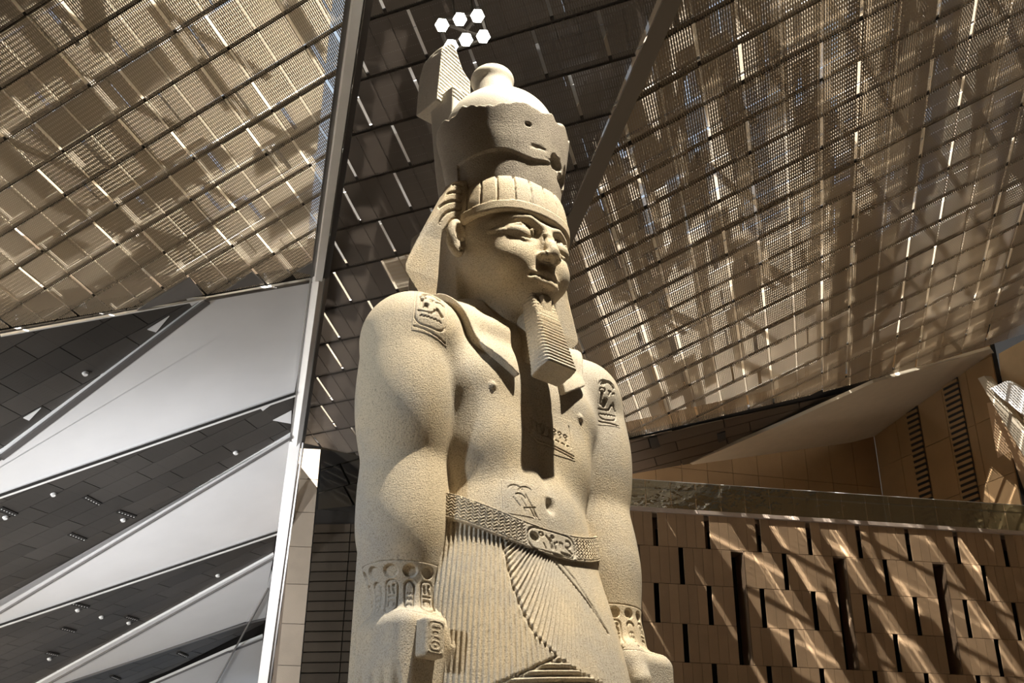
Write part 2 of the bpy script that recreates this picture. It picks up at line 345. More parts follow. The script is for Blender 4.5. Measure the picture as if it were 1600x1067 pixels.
# fins between the beam and the pillar
fin_end = P3(462,700,42.7); fl = MB()
for i in range(7):
    t = (i+.3)/7; x_b = P3(419,1075,45.0); a = pa + (x_b-pa)*t; 
    q = np.array([a[0], a[1], 0]); zt = ztop - .5
    xb = pa[0] + (x_b[0]-pa[0])*t; yb = pa[1] + (x_b[1]-pa[1])*t
    fl.box((xb-.05, yb+.2, 0), (xb+.05, yb+.9, ztop))
ff = fl.build('vertical_fins', plain('fin_brown', (.20,.155,.115), .6, 0, .1), pillar); ff['kind'] = 'stuff'
# slatted wall in the recess
SW = Plane(P3(520,900,52), (-.10,-1,0)); sw0 = SW.at(455,820); sw1 = SW.at(770,820)
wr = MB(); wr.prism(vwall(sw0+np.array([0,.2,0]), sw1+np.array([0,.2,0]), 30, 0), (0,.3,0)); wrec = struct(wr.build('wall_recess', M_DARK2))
z = SW.at(520,818)[2]; i = 0
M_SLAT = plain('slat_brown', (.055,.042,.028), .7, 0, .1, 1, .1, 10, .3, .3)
while z > .2:
    for k in range(2):
        a = sw0 + (sw1-sw0)*(.0 if k == 0 else .30)+np.array([.02,0,0]); b = sw0 + (sw1-sw0)*(.30 if k == 0 else 1)-np.array([.02,0,0])
        mb = MB(); mb.prism(vwall(a, b, z-.03, z-.42), (0,.12,0)); mb.build('slat', M_SLAT, wrec)
    z -= .45
# soffit of the recess
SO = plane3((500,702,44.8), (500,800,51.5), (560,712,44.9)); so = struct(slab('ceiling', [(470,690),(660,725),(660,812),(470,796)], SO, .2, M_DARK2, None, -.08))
M_SOP = plain('recess_soffit_panel', (.085,.07,.05), .6, .2, .1, 1, 0, 10, .5, .4)
for q in ([(501,701),(560,712),(560,716),(501,733)], [(501,736),(530,727),(545,757),(499,768)], [(533,726),(600,708),(600,742),(548,756)], [(498,771),(536,760),(552,790),(497,796)], [(539,759),(610,744),(610,786),(555,789)]):
    slab('soffit_panel', q, SO, .06, M_SOP, so)
# ---------------------------------------------------------------- right side: soffit, terrace walls, glass, facade
PF = plane3((960,692,46.8), (1285,613,50.4), (1075,724,51.5))
HF_pts = [(0,0,1013,683.5),(1,0,1017,701),(0,3,1129.8,654),(1,1,1055.3,689),(2,1,1058.5,702),(1,3,1133,670),(2,3,1135,684),(2,0,1023.4,716),(3,0,1027,728)]
def fit_h(P):
    Mx = []
    for n, m, x, y in P:
        X = (x-800)/1000; Y = (y-533.5)/1000; Mx.append([n,m,1,0,0,0,-X*n,-X*m,-X]); Mx.append([0,0,0,n,m,1,-Y*n,-Y*m,-Y])
    H = np.linalg.svd(np.array(Mx))[2][-1].reshape(3,3); return H/H[2,2]
HF = fit_h(HF_pts)
RF = [(900,706),(960,693),(1100,661),(1285,612),(1405,586),(1365,598),(1240,655),(1080,724),(968,748),(900,756)]
cf = struct(slab('ceiling', [(900,706),(960,693),(1100,661),(1285,612),(1405,586),(1365,598),(1240,655),(1080,724),(968,748),(900,756)], PF, .2, M_DARK2, None, -.10))
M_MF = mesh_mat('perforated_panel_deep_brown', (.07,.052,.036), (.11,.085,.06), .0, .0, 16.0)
RF1 = [(900,706),(960,693),(1100,661),(1285,612),(1405,586),(1365,598),(1080,724),(968,748),(900,756)]
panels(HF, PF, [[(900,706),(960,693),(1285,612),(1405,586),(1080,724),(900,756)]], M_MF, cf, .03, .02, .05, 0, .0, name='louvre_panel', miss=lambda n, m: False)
for q in ([(1013,683),(1026,680.5),(1031,696),(1018,700.5)], [(1120,676.5),(1132.5,672.8),(1133,686),(1122,689.7)]): slab('vent_opening', q, PF, .05, M_DARK2, cf, .06)
PG = plane3((1082,722,51.5), (1545,547,51.8), (1365,682,58.0))
struct(slab('ceiling', [(1078,724),(1240,655),(1365,598),(1548,545),(1560,560),(1368,686),(1082,726)], PG, .15, M_SOFF, None, 0))
g0, g1, g2 = P3(900,757,53.0), P3(1366,684,58.0), P3(1547,548,52.4)
def wall_tiles(nm, a, b, top, bot, nx, zz, mt, thick=.08, par=None, brick=False):
    a = np.array(a); b = np.array(b); d = (b-a); d[2] = 0; Lw = np.linalg.norm(d); d /= Lw; n = np.array([-d[1], d[0], 0]); n = n if n @ (a-CAMP) > 0 else -n
    bk = MB(); bk.prism(vwall(a+n*thick, b+n*thick, top, bot), n*.3); wobj = struct(bk.build(nm, M_DARK2))
    for i in range(nx):
        for j in range(len(zz)-1):
            s0 = Lw*i/nx + .012; s1 = Lw*(i+1)/nx-.012; z1, z0 = zz[j]-.012, zz[j+1]+.012
            mb = MB(); mb.prism(vwall(a+d*s0, a+d*s1, z1, z0), n*thick); mb.build('stone_panel', mt, wobj)
    return wobj, a, d, n, Lw
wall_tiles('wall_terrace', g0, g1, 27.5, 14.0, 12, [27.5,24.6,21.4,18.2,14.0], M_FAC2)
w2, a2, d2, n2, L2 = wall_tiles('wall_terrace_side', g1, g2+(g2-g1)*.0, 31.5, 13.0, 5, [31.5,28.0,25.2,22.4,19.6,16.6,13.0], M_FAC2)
# louvred vents on the side wall
def vent(s0, s1, zt, zb, k):
    mb = MB(); f = -n2*.03
    mb.prism(vwall(a2+d2*s0+f, a2+d2*s1+f, zt, zb), -n2*.01, None, 1)
    for i in range(k):
        z1 = zt - (zt-zb)*i/k; mb.prism(vwall(a2+d2*s0+f*2, a2+d2*s1+f*2, z1-.02, z1-(zt-zb)/k*.55), -n2*.06)
    mb.build('louvre_vent', [M_FAC2, M_DARK2], w2)
# facade
UD = np.array([math.sin(math.radians(80.9)), math.cos(math.radians(80.9)), 0]); NF = np.array([-UD[1], UD[0], 0])
FP = Plane(P3(1284,815,46.0), NF)
def fs(x, y): 
    q = FP.at(x, y); return (q-FP.p) @ UD, q[2]
def fpt(s, z, dep=0): 
    q = FP.p + UD*s + NF*dep; q = q.copy(); q[2] = z; return q
rows = [fs(1284,816.5)[1], fs(1301,869)[1], fs(1301,925.5)[1], fs(1320.5,986.7)[1], fs(1322,1045.9)[1]]
hr = (rows[1]-rows[4])/3; rows += [rows[4]-hr*(i+1) for i in range(int(rows[4]/hr))] + [0]
def cx(xc, yc): return fs(940+xc/3.0749, 720+yc/3.0749)[0]
S0 = cx(620, 430); PER = cx(1110, 458)-S0                 # period of the tall windows
pl = PER/12
wf = MB(); wf.prism(vwall(fpt(-14,0,1.6), fpt(16,0,1.6), rows[0], 0), NF*.3); wfr = struct(wf.build('wall_front', M_DARK2))
LOWER = MB()                                     # courses below the picture's edge, joined
def seg(s0, s1, r, dep=0, mt=M_FAC):
    if r > 4: LOWER.prism([fpt(s0+.006,rows[r+1]+.01,dep), fpt(s1-.006,rows[r+1]+.01,dep), fpt(s1-.006,rows[r]-.01,dep), fpt(s0+.006,rows[r]-.01,dep)], NF*.08); return
    z1, z0 = rows[r]-.010, rows[r+1]+.010; mb = MB(); mb.prism([fpt(s0+.006,z0,dep), fpt(s1-.006,z0,dep), fpt(s1-.006,z1,dep), fpt(s0+.006,z1,dep)], NF*.08); mb.build('stone_panel', mt, wfr)
M_REV = plain('window_reveal', (.20,.13,.075), .7, 0, .1)
M_GLASSD = plain('dark_window_glass', (.02,.022,.025), .08, 0, 0, 1, 0, 1, .8)
smin_, smax_ = fs(850,900)[0], fs(1720,900)[0]
openings = {r: [] for r in range(len(rows)-1)}
for k in range(-2, 5):
    b0 = S0 + k*PER
    openings[0] += [(cx(490,260)-S0+b0, pl*.6), (cx(490,260)-S0+b0+PER/2, pl*.6)]
    for r in (1, 2, 3): openings[r].append((b0, pl*1.55))
    openings[1].append((cx(865,445)-S0+b0, pl*.58)); 
    openings[2] += [(cx(758,617)-S0+b0, pl*.6), (cx(1005,630)-S0+b0, pl*.6)]
    openings[3].append((cx(900,807)-S0+b0, pl*.6))
    openings[4] += [(cx(792,990)-S0+b0, pl*.6), (cx(1045,1000)-S0+b0, pl*.6)]
    for r in range(5, len(rows)-1):
        if r % 4 != 0: openings[r].append((b0+PER*.5, pl*1.55))
        openings[r] += [(b0 + PER*(.2 if r % 2 else .3), pl*.6)]
    # reveals and glass of the tall windows
    z1, z0 = rows[1]-.01, rows[4]+.01; ww = pl*1.55
    if smin_-1 < b0 < smax_+1:
        wn = MB(); wn.prism([fpt(b0+ww-.04,z0,0), fpt(b0+ww,z0,0), fpt(b0+ww*.80,z0,.7), fpt(b0+ww*.75,z0,.7)], (0,0,z1-z0))
        wn.prism([fpt(b0,z1-.05,0), fpt(b0+ww,z1-.05,0), fpt(b0+ww,z1-.05,.9), fpt(b0,z1-.05,.9)], (0,0,.05))
        wn.prism([fpt(b0-.03,z0,.08), fpt(b0,z0,.08), fpt(b0,z0,1.0), fpt(b0-.03,z0,1.0)], (0,0,z1-z0))
        wn_o = wn.build('window_%d' % (k+3), M_REV); struct(wn_o)
        gl = MB(); gl.prism([fpt(b0,z0,.75), fpt(b0+ww*.9,z0,.75), fpt(b0+ww*.9,z1,.75), fpt(b0,z1,.75)], NF*.03); gl.build('pane', M_GLASSD, wn_o)
        gl = MB(); gl.prism([fpt(b0+.10,z0,.70), fpt(b0+.14,z0,.70), fpt(b0+.14,z1,.70), fpt(b0+.10,z1,.70)], NF*.05); gl.build('mullion', M_STEEL, wn_o)
nvis = 0
for r in range(len(rows)-1):
    ops = sorted(openings[r]); s = smin_; edges = []
    if r > 5: ops = [o for o in ops if o[1] > pl]
    for o, w_ in ops + [(smax_, 0)]:
        if o+w_ < smin_ or o > smax_+.01: 
            if o < smin_: s = max(s, o+w_)
            continue
        if o > s:
            n = max(1, round((o-s)/(pl if r < 6 else pl*4)))
            for i in range(n): seg(s+(o-s)*i/n, s+(o-s)*(i+1)/n, r)
        s = max(s, o+w_)
    if r == 0:
        for o, w_ in ops: 
            if smin_ < o < smax_: seg(o, o+w_, 0, .35, M_REV)
LOWER.build('lower_stone_panels', M_FAC, wfr)['kind'] = 'stuff'
# slab edge and terrace floor
zs1, zs0 = fs(1284,811.0)[1], rows[0]
mb = MB(); mb.prism([fpt(smin_,zs0,-.12), fpt(smax_,zs0,-.12), fpt(smax_,zs0,.2), fpt(smin_,zs0,.2)], (0,0,zs1-zs0)); struct(mb.build('trim_3', M_SLAB))
mb = MB(); mb.prism([fpt(smin_,zs1-.3,.21), fpt(smax_,zs1-.3,.21), fpt(smax_+2,zs1-.3,14), fpt(smin_,zs1-.3,14)], (0,0,.28)); struct(mb.build('floor', M_SLAB))
# glass balustrade
def glass_mat():
    m, nt, b, out = mat('balustrade_glass'); L = nt.links
    gl = node(nt, 'ShaderNodeBsdfGlossy'); gl.inputs['Roughness'].default_value = .03; gl.inputs[0].default_value = (.9,.95,.93,1)
    tc = node(nt, 'ShaderNodeTexCoord'); n1 = node(nt, 'ShaderNodeTexNoise'); n1.inputs['Scale'].default_value = 2.2; n1.inputs['Detail'].default_value = 3; L.new(tc.outputs['Object'], n1.inputs['Vector'])
    bm = node(nt, 'ShaderNodeBump'); bm.inputs['Strength'].default_value = .16; bm.inputs['Distance'].default_value = .12; L.new(n1.outputs['Fac'], bm.inputs['Height']); L.new(bm.outputs[0], gl.inputs['Normal'])
    tp = node(nt, 'ShaderNodeBsdfTransparent'); tp.inputs[0].default_value = (.80,.86,.83,1); ms = node(nt, 'ShaderNodeMixShader'); ms.inputs[0].default_value = .6
    L.new(tp.outputs[0], ms.inputs[1]); L.new(gl.outputs[0], ms.inputs[2]); L.new(ms.outputs[0], out.inputs[0]); return m
M_GLASS = glass_mat()
hb = fs(1284,768)[1]-zs1
gr = thing('glass_balustrade', 'long frameless glass balustrade with steel handrail along the terrace edge above the stone facade', 'railing', tuple(fpt(0, zs1, 0)))
def rel(mb): 
    l = np.array(gr.location); mb.v = [tuple(np.array(v)-l) for v in mb.v]; return mb
ns_ = int((smax_-smin_)/1.02)
for i in range(ns_):
    s0 = smin_+1.02*i; mb = MB(); mb.prism([fpt(s0+.012,zs1-.02,0), fpt(s0+1.008,zs1-.02,0), fpt(s0+1.008,zs1+hb,0), fpt(s0+.012,zs1+hb,0)], NF*.02); rel(mb).build('glass_pane', M_GLASS, gr)
mb = MB(); mb.beam(fpt(smin_,zs1+hb*.74,.10), fpt(smax_,zs1+hb*.74,.10), .05, .05); rel(mb).build('handrail', M_STEEL, gr)
mb = MB(); mb.beam(fpt(smin_,zs1+hb,.01), fpt(smax_,zs1+hb,.01), .025, .015); rel(mb).build('top_edge', M_TRIM, gr)
# right end: sunlit tan wall, pale slanting beams
PR = plane3((1546,548,52.0), (1600,520,50.5), (1556,700,51.5))
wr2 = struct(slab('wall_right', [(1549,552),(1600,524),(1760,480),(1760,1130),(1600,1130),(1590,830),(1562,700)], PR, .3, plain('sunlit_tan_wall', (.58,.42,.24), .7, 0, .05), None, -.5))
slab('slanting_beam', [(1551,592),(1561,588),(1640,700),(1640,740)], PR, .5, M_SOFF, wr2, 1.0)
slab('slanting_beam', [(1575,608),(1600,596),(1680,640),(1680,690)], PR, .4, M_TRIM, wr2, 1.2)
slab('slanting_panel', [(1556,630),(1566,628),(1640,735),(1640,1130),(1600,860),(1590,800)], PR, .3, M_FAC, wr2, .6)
vent(L2*.62, L2*.74, 26.6, 17.0, 34); vent(L2*.30, L2*.40, 25.0, 17.5, 26)
# ---------------------------------------------------------------- floor, plinth, roof over the visitor's side
mb = MB(); mb.box((-30,-26,-.3), (47,70,0)); struct(mb.build('floor', plain('hall_floor_stone', (.22,.19,.16), .5, 0, .05)))
mb = MB(); mb.box((-120,-45,-.3), (-30,70,-.02)); struct(mb.build('floor', plain('bounce_paving', (.45,.42,.38), .7, 0, .05)))  # ground added out of view to bounce sunlight up to the membranes
mb = MB(); mb.box((-70,-45,25), (70,13.5,25.6)); struct(mb.build('ceiling', plain('hall_roof', (.30,.25,.2), .8)))  # overhead slab out of view, made opaque to keep sun off the statue

bw = MB(); bw.prism(vwall(P3(430,900,60), P3(1000,900,58), 30, 0), (0,.4,0)); struct(bw.build('wall_back', plain('back_wall_brown', (.10,.07,.045), .8, 0, .1)))
cv = struct(slab('ceiling', [(620,715),(730,730),(905,700),(905,800),(620,800)], PF, .2, M_SOP, None, -.3))

def roof(x0,x1,y0,y1,z): mb = MB(); mb.box((x0,y0,z),(x1,y1,z+.4)); struct(mb.build('ceiling', bpy.data.materials['hall_roof']))
roof(-60,70,43.0,90,28.8); roof(-34,-3,41.2,64,22.0)  # unseen slabs added to stop sun leaking onto terrace and recess
def pz(P, x, y, up): return np.array([x, y, P.p[2] - (P.n[0]*(x-P.p[0]) + P.n[1]*(y-P.p[1]))/P.n[2] + up])
mb = MB(); mb.prism([pz(PE, 15.5, 13.0, .5), pz(PE, 47, 13.0, .5), pz(PE, 47, 46, .5), pz(PE, 27.5, 46, .5)], (0,0,.3)); struct(mb.build('ceiling', bpy.data.materials['hall_roof']))
slab('ceiling', [(-160,-140),(-160,545),(-900,820),(-900,-500)], PA, .3, bpy.data.materials['hall_roof'])['kind'] = 'structure'
slab('ceiling', [(-170,560),(-170,1130),(-700,1400),(-900,820)], PC, .3, M_MC)['kind'] = 'structure'

mb = MB(); mb.box((-46,-26,0), (47,-25.6,25)); struct(mb.build('wall_rear_screen', M_FAC2))  # unseen wall added to shut out sky light from behind
mb = MB(); mb.box((46.6,-26,0), (47,64,36)); struct(mb.build('wall_side_screen', M_FAC2))  # likewise added, shuts out sky light from the right

M_INF = plain('infill_plate', (.30,.29,.28), .5, .2, .05)
for q in ([(212,484),(296,432),(317,459)], [(352,453),(394,424),(412,441)], [(463,423),(494,404),(496,430)]): slab('infill_plate', q, PA, .04, M_INF, cA, .04)
for q in ([(230,513),(264,492),(243,517)], [(290,464),(320,462),(299,476)], [(36,651),(64,635),(45,655)], [(404,634),(448,612),(410,640)], [(426,655),(455,640),(454,660)], [(262,788),(305,765),(270,792)], [(84,900),(118,880),(92,905)]): slab('infill_plate', q, PC, .03, M_MEMB, wl, .06)

mb = MB(); mb.box((13,12.9,25), (47,13.2,38)); struct(mb.build('wall_sun_screen', M_FAC2))  # added out of view to close the gap where sun leaked in
roof(-60,13,13.5,17.2,25.0)  # extra unseen strip, blocks sun at the edge of the overhead slab

mb = MB(); mb.box((-46.4,-26,0), (-46,22,25)); struct(mb.build('wall_sky_screen', M_FAC2))  # unseen wall added to cut sky light on the statue's near side
# ---------------------------------------------------------------- lamps and fittings
M_LED, nt_, b_, o_ = mat('led_lamp'); b_.inputs['Emission Color'].default_value = (1,.97,.86,1); b_.inputs['Emission Strength'].default_value = 30; b_.inputs['Base Color'].default_value = (1,1,1,1)
M_HOUS = plain('lamp_housing', (.25,.25,.25), .4, .6)
def prim_cyl(r, h, n=16, axis_z=True, cap_r=None):
    mb = MB(); cap_r = cap_r or r
    P0 = [np.array([r*math.cos(2*math.pi*i/n), r*math.sin(2*math.pi*i/n), 0]) for i in range(n)]
    P1 = [np.array([cap_r*math.cos(2*math.pi*i/n), cap_r*math.sin(2*math.pi*i/n), h]) for i in range(n)]
    mb.v = [tuple(p) for p in P0+P1]; mb.face(range(n-1,-1,-1)); mb.face(range(n,2*n))
    for i in range(n): j = (i+1) % n; mb.face((i, j, n+j, n+i))
    return mb
lc = np.array(P3(724,42,24.5))
clus = thing('spotlight_cluster', 'cluster of six bright white round spotlights hanging above the crown of the statue', 'light', tuple(lc))
toS = Vector((-.1, 11.3, 7.0)) - Vector(lc)
q_ = Vector((toS.x, toS.y-6, toS.z)).to_track_quat('-Z', 'Y')
hme = prim_cyl(.10, .22, 12, cap_r=.07); hmesh = hme.mesh('lamp_housing', [M_HOUS]); lme = prim_cyl(.150, .03, 6).mesh('lamp_lens', [M_LED])
for i, (x, y) in enumerate(((690.6,39.4),(718.6,30.2),(746,25),(705,72),(728,62),(755,57))):
    p = np.array(P3(x, y, 24.5)) - lc
    h = obj('lamp_head', hmesh, None, clus); h.location = p; h.rotation_mode = 'QUATERNION'; h.rotation_quaternion = q_
    l = obj('lens', lme, None, h); l.location = (0, 0, -.035)
fr = MB()
pts = [np.array(P3(x, y, 24.9))-lc for x, y in ((684,34),(752,18),(762,60),(702,80))]
for i in range(4): fr.beam(pts[i], pts[(i+1)%4], .06, .06)
fr.beam(pts[0], pts[2], .05, .05); fr.beam(pts[1], pts[3], .05, .05)
for x, y in ((700,-60),(728,-70)): fr.beam(np.array(P3(x, y, 25.6))-lc, np.array(P3(x+12, 40, 24.9))-lc, .04, .04)
fr.build('mounting_frame', M_PURLIN, clus)
M_WHT = plain('fitting_white', (.8,.8,.78), .5)
# small round ceiling fittings and black lighting slots on the louvred bands
awC = PC.away(); fit_me = prim_cyl(.10, .08, 14, cap_r=.07)
fits = [((133,582),'small round white speaker on the uppermost dark louvred band beside the grey trim'),((83,771),'dome camera on a short stem hanging from the second dark band'),((8,807),'round white fitting beside the leftmost black light slot on the second dark band'),((192,811),'round white fitting under the lower right black light slot on the second dark band'),((368,706),'white round fitting near the right tip of the second dark band'),((121,952),'white fitting below the upper black slot of the third dark band'),((158,963),'dark dome camera in the middle of the third dark band'),((201,972),'white fitting below the right black slot of the third dark band'),((77,1028),'white fitting below the lowest black slot of the third dark band'),((340,898),'small white fitting high on the third dark band near its right tip'),((205,1030),'white fitting on the upper edge of the lowest dark band')]
for (x, y), lab in fits:
    p = PC.at(x, y) - awC*.02; o = obj('ceiling_fitting', fit_me.mesh('ceiling_fitting', [M_WHT]), None); o.location = p
    o.rotation_mode = 'QUATERNION'; o.rotation_quaternion = Vector(-awC).to_track_quat('Z', 'Y'); tag(o, lab, 'fitting', 'small fittings on the dark bands')
slots = [((132,775),(156,787.7),'second dark band, upper right'),((184,797.8),(211,807),'second dark band, lower right'),((0,793),(25,804),'second dark band, at the left edge'),((112.5,942),(138,948),'third dark band, uppermost'),((96,980.5),(117,986),'third dark band, in the middle'),((196.5,962.5),(215,967.8),'third dark band, rightmost'),((72,1018.8),(90.8,1023),'third dark band, lowest'),((108,833),(133,843),'second dark band, lowest'),((174,1056),(187,1061),'lowest dark band, left one'),((278,1019),(292,1025),'lowest dark band, right one')]
for a, b, lab in slots:
    A_, B_ = PC.at(*a)-awC*.01, PC.at(*b)-awC*.01; c_ = (A_+B_)/2; d_ = B_-A_; r_ = np.cross(d_, awC); r_ /= np.linalg.norm(r_)
    mb = MB(); mb.prism([A_-r_*.10-c_, B_-r_*.10-c_, B_+r_*.10-c_, A_+r_*.10-c_], -awC*.03); root = mb.build('light_slot', M_DARK2); root.location = c_
    tag(root, 'black recessed light slot on the ' + lab, 'light', 'black light slots on the dark bands')
    for k in range(6):
        q = A_ + d_*(k+.5)/6 - c_ - awC*.035; m2 = MB(); m2.prism([q-r_*.02-d_*.02, q+r_*.02-d_*.02, q+r_*.02+d_*.02, q-r_*.02+d_*.02], -awC*.01); m2.build('lens', M_WHT, root)
# ---------------------------------------------------------------- statue
YAW = math.radians(41.0)
ST_AX = np.array([-0.13, 11.5])         # statue axis on the floor plan
def st_tab(rows):
    r = np.array(rows, float); z = r[:, 0]; zz = np.linspace(z[0], z[-1], 400)
    out = [zz]
    for k in range(1, r.shape[1]):
        v = r[:, k]; m = np.gradient(v, z)
        i = np.clip(np.searchsorted(z, zz) - 1, 0, len(z) - 2)
        h = z[i + 1] - z[i]; t = (zz - z[i]) / h
        out.append((2*t**3-3*t**2+1)*v[i] + (t**3-2*t**2+t)*h*m[i] + (-2*t**3+3*t**2)*v[i+1] + (t**3-t**2)*h*m[i+1])
    return out
def loft(p, T, n=2.0, rnd=.05):
    zz, cx, cy, a, b = T
    z = p[:, 2]; X = p[:, 0] - np.interp(z, zz, cx); Y = p[:, 1] - np.interp(z, zz, cy)
    A = np.interp(z, zz, a); B = np.interp(z, zz, b)
    k = (np.abs(X/A)**n + np.abs(Y/B)**n) ** (1/n)
    d = (k - 1) * np.minimum(A, B)
    dz = np.maximum(z - zz[-1], zz[0] - z)
    return smax(d, dz, rnd)
def ell(p, c, r):
    q = p - np.array(c); r = np.array(r)
    k0 = np.sqrt(((q/r)**2).sum(1)); k1 = np.sqrt(((q/r**2)**2).sum(1)) + 1e-9
    return k0*(k0-1)/k1
def cone(p, a, b, ra, rb):
    a = np.array(a, float); b = np.array(b, float); pa = p - a; ba = b - a
    h = np.clip(pa @ ba / (ba @ ba), 0, 1)
    return np.sqrt(((pa - h[:, None]*ba)**2).sum(1)) - (ra + (rb-ra)*h)
def box(p, c, r, rd=0.02, rz=0.0, rx=0.0):
    q = p - np.array(c)
    if rz:
        cs, sn = math.cos(rz), math.sin(rz); q = np.stack([q[:,0]*cs+q[:,1]*sn, -q[:,0]*sn+q[:,1]*cs, q[:,2]], 1)
    if rx:
        cs, sn = math.cos(rx), math.sin(rx); q = np.stack([q[:,0], q[:,1]*cs+q[:,2]*sn, -q[:,1]*sn+q[:,2]*cs], 1)
    q = np.abs(q) - (np.array(r) - rd)
    return np.sqrt((np.maximum(q, 0)**2).sum(1)) + np.minimum(q.max(1), 0) - rd
def smin(a, b, k):
    h = np.maximum(k - np.abs(a-b), 0)/k
    return np.minimum(a, b) - h*h*k*.25
def smax(a, b, k): return -smin(-a, -b, k)
def poly_d(p, pts, r0, r1=None):
    r1 = r0 if r1 is None else r1; d = None; n = len(pts)-1
    for i in range(n):
        e = cone(p, pts[i], pts[i+1], r0+(r1-r0)*i/n, r0+(r1-r0)*(i+1)/n)
        d = e if d is None else np.minimum(d, e)
    return d
def _hash(i, j, k, s):
    v = np.sin(i*127.1 + j*311.7 + k*74.7 + s*53.3) * 43758.5453
    return v - np.floor(v)
def noise3(p, sc, seed=0):
    q = p*sc; i = np.floor(q); f = q - i; f = f*f*(3-2*f); o = 0
    for dx in (0, 1):
        for dy in (0, 1):
            for dz in (0, 1):
                w = (f[:,0] if dx else 1-f[:,0])*(f[:,1] if dy else 1-f[:,1])*(f[:,2] if dz else 1-f[:,2])
                o = o + w*_hash(i[:,0]+dx, i[:,1]+dy, i[:,2]+dz, seed)
    return o*2-1
def grad(fn, p, e=.003, d0=None):
    g = np.empty_like(p); d0 = fn(p) if d0 is None else d0
    for k in range(3):
        q = p.copy(); q[:, k] += e; g[:, k] = (fn(q) - d0)/e
    return g
def project(fn, p, it=3):
    for _ in range(it):
        d = fn(p); g = grad(fn, p, .003, d); n2 = (g*g).sum(1)
        stp = (np.clip(d, -.05, .05)/np.maximum(n2, .15))[:, None]*g
        p = p - stp
    return p
def surface_nets(fn, lo, hi, h):
    lo = np.array(lo); hi = np.array(hi); N = np.ceil((hi-lo)/h).astype(int)+1
    ax = [lo[k] + h*np.arange(N[k]) for k in range(3)]
    G = np.stack(np.meshgrid(*ax, indexing='ij'), -1).reshape(-1, 3)
    F = np.concatenate([fn(c) for c in np.array_split(G, max(1, len(G)//200000))]).reshape(N)
    S = F < 0
    c = [S[a:N[0]-1+a, b:N[1]-1+b, d:N[2]-1+d] for a in (0,1) for b in (0,1) for d in (0,1)]
    cnt = sum(x.astype(int) for x in c); act = (cnt > 0) & (cnt < 8)
    idx = -np.ones(act.shape, int); I = np.argwhere(act); idx[act] = np.arange(len(I))
    acc = np.zeros((len(I), 3)); num = np.zeros(len(I)); i, j, k = I.T
    for ax_ in range(3):
        for a in (0, 1):
            for b in (0, 1):
                o1 = [0, 0, 0]; others = [q for q in range(3) if q != ax_]
                o1[others[0]] = a; o1[others[1]] = b; o2 = list(o1); o2[ax_] = 1
                f1 = F[i+o1[0], j+o1[1], k+o1[2]]; f2 = F[i+o2[0], j+o2[1], k+o2[2]]
                m = (f1 < 0) != (f2 < 0)
                t = np.where(m, f1/np.where(m, f1-f2, 1), 0)
                P = np.stack([np.full(len(I), o1[q], float) for q in range(3)], 1); P[:, ax_] = t
                acc += P*m[:, None]; num += m
    V = lo + h*(I + acc/num[:, None])
    quads = []
    for ax_ in range(3):
        o = [q for q in range(3) if q != ax_]
        sl1 = [slice(None)]*3; sl2 = [slice(None)]*3
        sl1[ax_] = slice(0, -1); sl2[ax_] = slice(1, None)
        for q in o: sl1[q] = slice(1, -1); sl2[q] = slice(1, -1)
        a = S[tuple(sl1)]; b = S[tuple(sl2)]; E = np.argwhere(a != b)
        ins = a[tuple(E.T)]
        base = E.copy()
        for q in o: base[:, q] += 1
        def cell(d0, d1):
            B = base.copy(); B[:, o[0]] -= d0; B[:, o[1]] -= d1
            return idx[tuple(B.T)]
        Q = np.stack([cell(1,1), cell(0,1), cell(0,0), cell(1,0)], 1)
        flip = ins if ax_ != 1 else ~ins
        Q[~flip] = Q[~flip][:, ::-1]
        quads.append(Q)
    return V, np.concatenate(quads)
def subdiv(V, Q):
    n = len(V); E = np.concatenate([Q[:, [k, (k+1) % 4]] for k in range(4)]); E = np.sort(E, 1)
    key = E[:, 0].astype(np.int64)*n + E[:, 1]; u, inv = np.unique(key, return_inverse=True)
    ev = (V[u//n] + V[u % n])/2; m = len(Q); fc = V[Q].mean(1)
    e = n + inv.reshape(4, m); f = n + len(u) + np.arange(m)
    Q2 = np.concatenate([np.stack([Q[:, k], e[k], f, e[(k+3) % 4]], 1) for k in range(4)])
    return np.concatenate([V, ev, fc]), Q2
def np_mesh(name, V, Q, smooth=True):
    me = bpy.data.meshes.new(name); me.vertices.add(len(V)); me.vertices.foreach_set('co', V.astype(np.float32).ravel())
    k = Q.shape[1]; me.loops.add(Q.size); me.loops.foreach_set('vertex_index', Q.astype(np.int32).ravel())
    me.polygons.add(len(Q)); me.polygons.foreach_set('loop_start', np.arange(0, Q.size, k, dtype=np.int32))
    me.update(calc_edges=True); me.validate()
    if smooth: me.polygons.foreach_set('use_smooth', np.ones(len(me.polygons), bool))
    return me
def sdf_mesh(name, fn, lo, hi, h, lev, disp=None, keep=None):
    V, Q = surface_nets(fn, lo, hi, h); V = project(fn, V, 2)
    for _ in range(lev):
        V, Q = subdiv(V, Q); V = project(fn, V, 1)
    if disp is not None:
        g = grad(fn, V, .01); g /= np.linalg.norm(g, axis=1)[:, None]+1e-9
        V = V + disp(V, g)[:, None]*g
    return np_mesh(name, V, Q)

